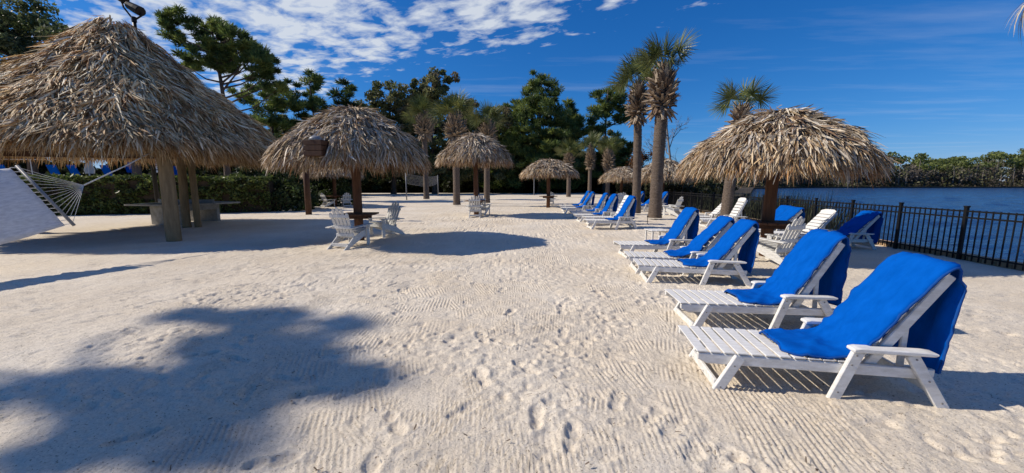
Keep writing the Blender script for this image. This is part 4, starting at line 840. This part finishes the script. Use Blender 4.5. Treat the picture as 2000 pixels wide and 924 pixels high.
# dark back row so that the wood is closed
fillm = [tree_meshes(40+k, 12.5, cone_lobes(12.5, 8.5, 0.08, 6, 20+k), 90, 80, 0.46, PINE if k else OAK, 'pine' if k else 'oak', 1.15, 0.28) for k in range(2)]
for k, (x, s) in enumerate([(-62, 1.1), (-54, 1.05), (-46, 1.15), (-39, 1.0), (-33, 1.05), (-27, 0.95), (-20, 1.0), (-13.5, 1.05), (-7, 0.95), (-1, 0.9), (5.5, 0.95), (12, 0.92), (18.2, 0.88)]):
    plant('wood_tree', x, 74+(k % 3)*2.5, fillm[k % 2], 'dark tree in the back row of the wood behind the beach', 'tree', 'back row of the wood', k*1.3, s)
# dense undergrowth along the back of the sand
def bush_mesh(seed, rx, ry, rz_, n, ls, cols):
    r = np.random.default_rng(seed); d = unit(r.normal(0, 1, (n, 3))); d[:, 2] = np.abs(d[:, 2])*1.0
    lump = 1+0.22*np.sin(d[:, 0]*5+seed)*np.cos(d[:, 1]*4.3+seed*2)+0.15*np.sin(d[:, 2]*9+seed)
    P = d*np.array([rx, ry, rz_])*(lump*r.uniform(0.62, 1.0, n)**0.5)[:, None]; A = unit(r.normal(0, 1, (n, 3))+d*0.5); B = unit(np.cross(A, r.normal(0, 1, (n, 3))))
    s = ls*r.uniform(.6, 1.3, (n, 1)); cc = np.array(cols); V, Q, K = cards(P, A*s, B*s*0.5, cc[r.integers(0, len(cc), n)]*r.uniform(.6, 1.3, (n, 1))); return np_mesh('foliage', V, Q, K)
DARKB = [(0.025, 0.034, 0.012), (0.035, 0.046, 0.015), (0.018, 0.023, 0.009)]  # leaf tones darkened to carry the shade inside the wood
bm_ = [bush_mesh(60+k, 2.9, 2.2, 4.3, 3600, 0.34, DARKB) for k in range(3)]
stem = MB()
for k in range(5): stem.tube([(0.2*math.cos(k), 0.2*math.sin(k), -0.2), (0.6*math.cos(k*1.3), 0.6*math.sin(k*1.3), 1.3), (1.2*math.cos(k*1.3), 1.1*math.sin(k*1.3), 2.8)], [0.06, 0.045, 0.02], 5)
stem_me = stem.mesh('stems')
r3 = np.random.default_rng(5)
for k in range(25):
    x = -52+k*3.0+r3.normal(0, .4); t = empty('shrub', (x, 66.3+r3.uniform(-.6, 1.4), -0.1), r3.uniform(0, 6), float(r3.uniform(0.92, 1.2))); tag(t, 'evergreen shrub with shade-darkened leaf colour in the thicket along the back of the sand', 'shrub', 'thicket behind the sand')
    link('foliage', bm_[k % 3], 'leaf', t); link('stems', stem_me, 'bark', t)

# trimmed hedge and large round shrubs at the left
def hedge():
    a = Vector((-27.5, 17.6, 0)); b = Vector((-13.6, 21.4, 0)); t = empty('trimmed_hedge', a); tag(t, 'long trimmed green hedge behind the big hut', 'hedge')
    L = (b-a).length; ux = (b-a)/L; nrm = Vector((ux.y, -ux.x, 0)); n = 22000; r = np.random.default_rng(77)
    u = r.uniform(0, L, n); face = r.random(n); hgt = 1.80; dep = 1.1
    v = np.where(face < 0.42, r.normal(0, .05, n), r.uniform(0, dep, n)); z = np.where(face < 0.42, r.uniform(0, hgt, n), hgt+r.normal(0, .06, n)+0.34*(vnoise(u*1.2, v*2, 0.6, 61)-0.5)); v = v+np.where(face < 0.42, 0.55*(vnoise(u*1.1, z*1.7, 0.5, 62)-0.5), 0)
    P = np.outer(u, np.array(ux))-np.outer(v, np.array(nrm)); P[:, 2] = z
    A = unit(r.normal(0, 1, (n, 3))); B = unit(np.cross(A, r.normal(0, 1, (n, 3)))); s = 0.075*r.uniform(.5, 1.6, (n, 1)); cc = np.array([(0.11, 0.15, 0.035), (0.06, 0.09, 0.024), (0.16, 0.19, 0.05)])
    V, Q, K = cards(P, A*s, B*s*.55, cc[r.integers(0, 3, n)]); link('foliage', np_mesh('foliage', V, Q, K), 'leaf', t)
    rz = math.atan2(ux.y, ux.x); link('light_blocker', MB().box((ux*(L/2))-nrm*0.55+Vector((0, 0, .88)), (L-.1, 0.9, 1.72), Matrix.Rotation(rz, 3, 'Z')).mesh('light_blocker'), 'soil', t)  # dark solid box added inside the foliage to block light
hedge()
GB = [(0.052, 0.078, 0.023), (0.039, 0.058, 0.018), (0.072, 0.101, 0.029)]
gb = [bush_mesh(80+k, 1.9, 1.5, 2.6, 5200, 0.11, GB) for k in range(2)]
for k, (x, y, s, lb) in enumerate([(-13.9, 22.9, 1.0, 'rounded green shrub at the right end of the trimmed hedge'), (-16.6, 24.6, 1.12, 'tall shrub rising behind the right end of the hedge'), (-15.4, 27.6, 1.1, 'green shrub left of the thick dark timber post'), (-13.2, 27.9, 1.02, 'shrub with pale flecks behind the two far white chairs'), (-18.0, 28.6, 1.15, 'deep green shrub between hedge and wood')]):
    t = empty('shrub', (x, y, -0.1), k*1.7, s); tag(t, lb, 'shrub', 'shrubs near the hedge'); link('foliage', gb[k % 2], 'leaf', t); link('stems', stem_me, 'bark', t).scale = (0.6, 0.6, 0.6)
for k in range(11):
    x = -58+k*3.6; t = empty('garden_shrub', (x, 41.5+1.6*math.sin(k*2.0), -0.1), k*2.1, 1.0); tag(t, 'dark shrub in the planting behind the pool terrace', 'shrub', 'planting behind the pool terrace'); link('foliage', bm_[k % 3], 'leaf', t); link('stems', stem_me, 'bark', t)

# ------------------------------------------------------------------ pool terrace beyond the hedge
slab('pool_terrace', [(-48, 25.0), (-20, 28.5), (-19, 38), (-52, 38)], 1.60, -0.2, 'terrace_stone')
def pool_chair(x, y, deg, label):
    t = empty('pool_chair', (x, y, 1.60), R(deg)); tag(t, label, 'chair', 'blue chairs on the pool terrace')
    link('backrest', MB().bar((0, 0, 0.35), (-0.32, 0, 1.28), 0.70, 0.05).mesh('backrest', 0.015), 'blue_cloth', t); link('seat', MB().bar((0, 0, 0.36), (1.1, 0, 0.38), 0.62, 0.05).mesh('seat', 0.015), 'blue_cloth', t)
    for sx_ in (0.0, 1.0):
        for s in (-1, 1): link('leg', cached('pleg', lambda: MB().box((0, 0, 0.17), (0.04, 0.04, 0.36)).mesh('leg')), 'white_board', t, (sx_, s*0.28, 0))
for (x, y, d, lb) in [(-35.6, 27.0, 92, 'blue chair back at the left picture edge beyond the hedge'), (-32.2, 27.2, 88, 'blue chair back behind the hammock bar beyond the hedge'), (-30.9, 27.3, 84, 'larger blue chair back under the small white parasol beyond the hedge'), (-28.9, 27.6, 80, 'blue chair back left of the furled blue parasol beyond the hedge'), (-25.6, 29.4, 80, 'low blue chair right of the furled blue parasol beyond the hedge')]:
    pool_chair(x, y, d, lb)
def furled(x, y, z1, m, label):
    t = empty('furled_parasol', (x, y, 1.60)); tag(t, label, 'parasol'); h = z1-1.60
    link('pole', MB().tube([(0, 0, 0), (0, 0, h)], 0.03, 8).mesh('pole'), 'grey_metal', t)
    n = 20; V = []; Q = []
    for k, (z, r_) in enumerate([(0.32, .22), (0.45, .26), (0.62, .17), (0.8, .12), (0.97, .04)]):
        for j in range(n): a = j*2*math.pi/n; rr = r_*(1+0.22*math.cos(a*5)); V.append((rr*math.cos(a), rr*math.sin(a), h*z))
    for k in range(4):
        for j in range(n): Q.append((k*n+j, k*n+(j+1) % n, (k+1)*n+(j+1) % n, (k+1)*n+j))
    link('canopy', np_mesh('canopy', V, Q, smooth=True), m, t); link('base', MB().tube([(0, 0, 0), (0, 0, .1)], 0.28, 12).mesh('base'), 'concrete', t)
furled(-28.6, 28.9, 4.1, 'blue_cloth', 'furled blue parasol seen beyond the hedge under the hut eave')
furled(-32.4, 29.5, 3.9, 'white_board', 'furled white parasol beyond the hedge left of the hut post')
hr = empty('hand_rail', (-36, 26.2, 1.60)); tag(hr, 'thin white rail in front of the pool chairs beyond the hedge', 'rail')
link('top_rail', MB().tube([(-4, -0.5, 1.62), (6.6, 0.6, 1.62)], 0.025, 8).mesh('top_rail'), 'white_board', hr)
for k in range(4): link('post', MB().tube([(-4+3.5*k, -0.5+0.363*k, 0), (-4+3.5*k, -0.5+0.363*k, 1.62)], 0.025, 8).mesh('post'), 'white_board', hr)
sg = empty('notice_sign', (-21.7, 23.6, 0), R(8)); tag(sg, 'narrow white notice sign just left of the front hut post', 'sign')
link('panel', MB().box((0, 0, 2.75), (0.42, 0.03, 1.0)).mesh('panel', 0.01), 'sign_white', sg); link('post', MB().box((0, 0.04, 1.5), (0.07, 0.04, 3.0)).mesh('post'), 'grey_metal', sg)
ink = MB()
for k in range(6): ink.box((-0.04+0.05*math.sin(k*2.4), -0.018, 2.42+k*0.12), (0.18+0.06*math.sin(k*5), 0.004, 0.055))
link('writing', ink.mesh('writing'), 'sign_ink', sg)
palm(-24.6, 25.2, 5.8, 1.2, 0.24, 'palm trunk standing beyond the hedge left of the front hut post', 12, (0, 0), 1.1, 75, False, 1.1, 12)

# ------------------------------------------------------------------ lake side plants, bare tree, far shore
def reeds(name, label, spots, n, hmin, hmax, cols, seed):
    r = np.random.default_rng(seed); k = r.integers(0, len(spots), n); S = np.array(spots)[k]; P = np.stack([S[:, 0]+r.normal(0, 1, n)*S[:, 2], S[:, 1]+r.normal(0, 1, n)*S[:, 3], np.full(n, -0.65)], -1)
    P[:, 0] = np.maximum(P[:, 0], fence_x(P[:, 1])+0.55)
    D = np.stack([r.normal(0.12, .16, n), r.normal(0, .14, n), np.ones(n)], -1); a = r.uniform(0, np.pi, n); Nn = np.stack([np.cos(a), np.sin(a), 0*a], -1); cc = np.array(cols)
    V, Q, K = blades(P, D, Nn, r.uniform(hmin, hmax, n), np.full(n, .022), r.uniform(0, .22, n), cc[r.integers(0, len(cc), n)]*r.uniform(.7, 1.2, (n, 1)), K=3, tip=.1); o = link(name, np_mesh(name, V, Q, K), 'reed'); stuff(o); o['label'] = label; o['category'] = 'reeds'
reeds('reeds', 'tall green brown reeds in the lake behind the fence and umbrella post', [(11.2, 15.5, .5, 1.3), (12.2, 17.0, .7, 1.3), (12.8, 19, .8, 1.5), (12.6, 22, 1.0, 2)], 2600, 1.3, 2.15, [(0.06, 0.075, 0.03), (0.09, 0.085, 0.045), (0.045, 0.055, 0.025)], 9)
lb_ = [bush_mesh(90+k, 1.7, 1.5, 2.1, 2600, 0.16, [(0.045, 0.055, 0.022), (0.06, 0.055, 0.03), (0.03, 0.038, 0.016)]) for k in range(2)]
for k, (x, y, s) in enumerate([(12.6, 28.5, .95), (15.2, 30.5, 1.0), (13.2, 33, 1.2), (17.4, 34, 1.1), (16.2, 38.5, 1.3), (20.5, 39.5, 1.2), (19.5, 46, 1.4), (25, 48, 1.3), (14, 44, 1.3), (30, 58, 1.5), (23, 57, 1.6), (36, 68, 1.6), (29, 70, 1.8), (44, 82, 1.8), (54, 98, 2.0), (40, 90, 2.0)]):
    t = empty('lakeside_shrub', (x, y, -0.2), k*1.9, s); tag(t, 'low brownish shrub on the overgrown lake bank behind the fence', 'shrub', 'shrubs on the lake bank'); link('foliage', lb_[k % 2], 'leaf', t); link('stems', stem_me, 'bark', t).scale = (.6, .6, .6)
def bare_tree(x, y, h, label, seed, cols=None):
    r = random.Random(seed); parts = []; tips = []
    def grow(p, d, l, rad, lev):
        pts = [p]; q = np.array(p, float); dd = np.array(d, float)
        for k in range(3): dd = unit(dd+np.array([r.gauss(0, .10), r.gauss(0, .10), 0.05])); q = q+dd*l/3; pts.append(q.copy())
        parts.append(tube_np(np.array(pts), [rad, rad*.85, rad*.7, rad*.5], 4 if lev > 1 else 6, cap=False))
        if lev == 4: tips.append(q); return
        for k in range(4 if lev else 11):
            f = r.uniform(.3, 1) if lev else 0.25+0.75*k/10; i = f*3; b = np.array(pts[int(min(2, i))])*(1-(i-int(min(2, i))))+np.array(pts[int(min(2, i))+1])*(i-int(min(2, i)))
            nd = unit(unit(dd)*(.8 if lev else .55)+np.array([r.gauss(0, 1), r.gauss(0, 1), r.gauss(.15, .4)])*.62); grow(b, nd, l*(.52 if lev else .30*(1.25-f*.6)), max(.012, rad*.42), lev+1)
    grow((0, 0, -.2), (0, 0, 1), h, h*.014, 0); V, Q, _ = join_np(parts)
    t = empty('bare_tree', (x, y, 0)); tag(t, label, 'tree'); link('trunk', np_mesh('trunk', V, Q), 'grey_twig', t)
    if cols: T = np.array(tips); n = len(T)*5; T = np.repeat(T, 5, 0)+np.random.default_rng(seed).normal(0, .25, (n, 3)); rr = np.random.default_rng(seed); A = unit(rr.normal(0, 1, (n, 3))); B = unit(np.cross(A, rr.normal(0, 1, (n, 3)))); v, q, c = cards(T, A*.14, B*.06, np.array(cols)[rr.integers(0, len(cols), n)]); link('crown', np_mesh('crown', v, q, c), 'leaf', t)
bare_tree(19.6, 47.0, 11.0, 'leafless grey tree behind the tall palm trunks', 3)
bare_tree(17.6, 52.0, 5.6, 'small rust brown tree left of the slimmer tall palm', 8, [(0.16, 0.065, 0.02), (0.11, 0.05, 0.018)])
def far_wood():
    r = np.random.default_rng(4); parts = []; tr = []
    X0, X1 = 95, 470; nT = 640; xs_ = np.sort(r.uniform(X0, X1, nT))
    for x in xs_:
        fy = np.interp(x, [95, 140, 220, 500], [156, 190, 197, 190])+r.uniform(3, 26); hgt = r.uniform(9.5, 17.5)*(0.86 if x < 150 else 1.0); kind = r.choice(['pine', 'pine', 'grey', 'grey', 'oak']); hgt *= 0.92+0.42*float(vnoise(np.array([x]), np.array([1.0]), 22.0, 71)[0])
        n = {'pine': 170, 'grey': 80, 'oak': 130}[kind]; w_ = r.uniform(3.0, 5.0)
        if kind == 'pine': P = sph(n, r)*np.array([w_*.8, w_*.8, 1.7])+np.array([x, fy, hgt-1.4]); c = np.array([(0.18, 0.22, 0.06), (0.21, 0.245, 0.07), (0.125, 0.16, 0.05)])
        elif kind == 'grey': hgt *= .72; P = sph(n, r)*np.array([w_, w_, hgt*.42])+np.array([x, fy, hgt*.56]); c = np.array([(0.18, 0.15, 0.12), (0.22, 0.185, 0.15), (0.13, 0.105, 0.085)])
        else: hgt *= .78; P = sph(n, r)*np.array([w_*1.1, w_, hgt*.36])+np.array([x, fy, hgt*.62]); c = np.array([(0.18, 0.185, 0.08), (0.21, 0.205, 0.11), (0.13, 0.14, 0.065)])
        A = unit(r.normal(0, 1, (n, 3))); B = unit(np.cross(A, r.normal(0, 1, (n, 3)))); s = r.uniform(.35, .8, (n, 1)); parts.append(cards(P, A*s, B*s*.55, c[r.integers(0, 3, n)]*r.uniform(.7, 1.25, (n, 1))))
        V, Q = tube_np(np.array([(x, fy, -.5), (x+r.normal(0, .3), fy, hgt*.5), (x+r.normal(0, .4), fy, hgt*.9)]), [.24, .2, .1], 5, False); tr.append((V, Q, np.repeat(np.array([(0.36, 0.32, 0.28)])*r.uniform(.6, 1.1), len(V), 0)))
    n = 16000; x = r.uniform(X0, X1, n); fy = np.interp(x, [95, 140, 220, 500], [156, 190, 197, 190])+r.uniform(-1, 14, n); P = np.stack([x, fy, -0.4+np.abs(r.normal(0, 1.5, n))*(1.1+np.sin(x*.21)*.5)], -1); A = unit(r.normal(0, 1, (n, 3))); B = unit(np.cross(A, r.normal(0, 1, (n, 3)))); s = r.uniform(.35, .8, (n, 1))
    c = np.array([(0.09, 0.10, 0.035), (0.12, 0.115, 0.05), (0.14, 0.115, 0.085), (0.10, 0.085, 0.06)]); parts.append(cards(P, A*s, B*s*.6, c[r.integers(0, 4, n)]))
    V, Q, K = join_np(parts+tr); o = link('far_wood', np_mesh('far_wood', V, Q, K), 'leaf'); stuff(o); o['label'] = 'wood of pines and grey trees on the far shore of the lake'; o['category'] = 'wood'
    n = 16; 
far_wood()
fb = [tree_meshes(70+k, 15.5, cone_lobes(13.2, 10.5, 0.03, 6, 50+k, 0.4), 100, 60, 0.6, [(0.17, 0.195, 0.08), (0.21, 0.205, 0.11), (0.20, 0.175, 0.12)], 'oak', 1.4, 0.3) for k in range(1)]
for k in range(44):
    plant('far_tree', 112+k*8.6, 228+6*math.sin(k*1.7), fb[0], 'distant green tree in the back of the wood across the lake', 'tree', 'far trees across the lake', k*1.1, 1.0+0.22*math.sin(k*2.3))
# tree outside the picture on the left whose shadow lies over the near sand
def shade_tree():
    k = sd/sd.z; lob = []
    for gx, gy, z, rx, ry in [(-2.3, 4.15, 16.5, 0.45, 0.16), (-3.2, 4.42, 16.9, 0.6, 0.05), (-1.75, 3.02, 15.8, 0.50, 0.16), (-2.35, 3.45, 16.0, 0.28, 0.25), (-2.9, 2.85, 15.2, 0.55, 0.10), (-3.9, 2.62, 15.2, 0.5, 0.08), (-2.3, 2.5, 15.0, 0.45, 0.14), (-2.15, 2.1, 15.4, 0.25, 0.06)]:
        lob.append((gx+k.x*z, gy+k.y*z, z, rx, ry, 0.6))
    bx_, by_ = -2.6+k.x*15.5, 3.0+k.y*15.5; lob = [(a-bx_, b-by_, c, d, e, f) for a, b, c, d, e, f in lob]
    plant('pine_tree', bx_, by_, tree_meshes(99, 17.5, lob, 50, 75, 0.13, PINE, 'oak', 0.33, 0.22), 'tall tree left of the picture, its shadow on the near sand', 'tree')
shade_tree()

# ------------------------------------------------------------------ a little litter on the sand
r4 = np.random.default_rng(12); dm = [MB().bar((-.05, 0, 0), (.05, .012, .008), 0.012, 0.004, side=(0, 1, 0)).mesh('dry_leaf'), MB().bar((-.09, 0, 0), (.1, .02, .006), 0.007, 0.007, side=(0, 1, 0)).mesh('twig')]
lit = empty('beach_litter', (0, 3, 0)); 
bpy.data.objects.remove(lit)
parts = []
for k in range(260):
    y = 1.6+9*r4.random()**1.5; x = r4.uniform(-.95, .8)*y*1.15; a = r4.uniform(0, 6.3); l = r4.uniform(.006, .022); wd = r4.uniform(.002, .006)
    d = np.array([math.cos(a), math.sin(a), 0]); s = np.array([-d[1], d[0], 0]); p = np.array([x, y, .012+r4.uniform(0, .008)]); up = np.array([0, 0, .006+l*.15])
    V = np.array([p-d*l-s*wd, p-d*l+s*wd, p+d*l+s*wd+up, p+d*l-s*wd+up]); parts.append((V, np.array([[0, 1, 2, 3]])))
V, Q, _ = join_np(parts); o = link('leaf_litter', np_mesh('leaf_litter', V, Q), 'debris'); stuff(o); o['label'] = 'scattered dry leaf bits and twigs on the raked sand'; o['category'] = 'litter'
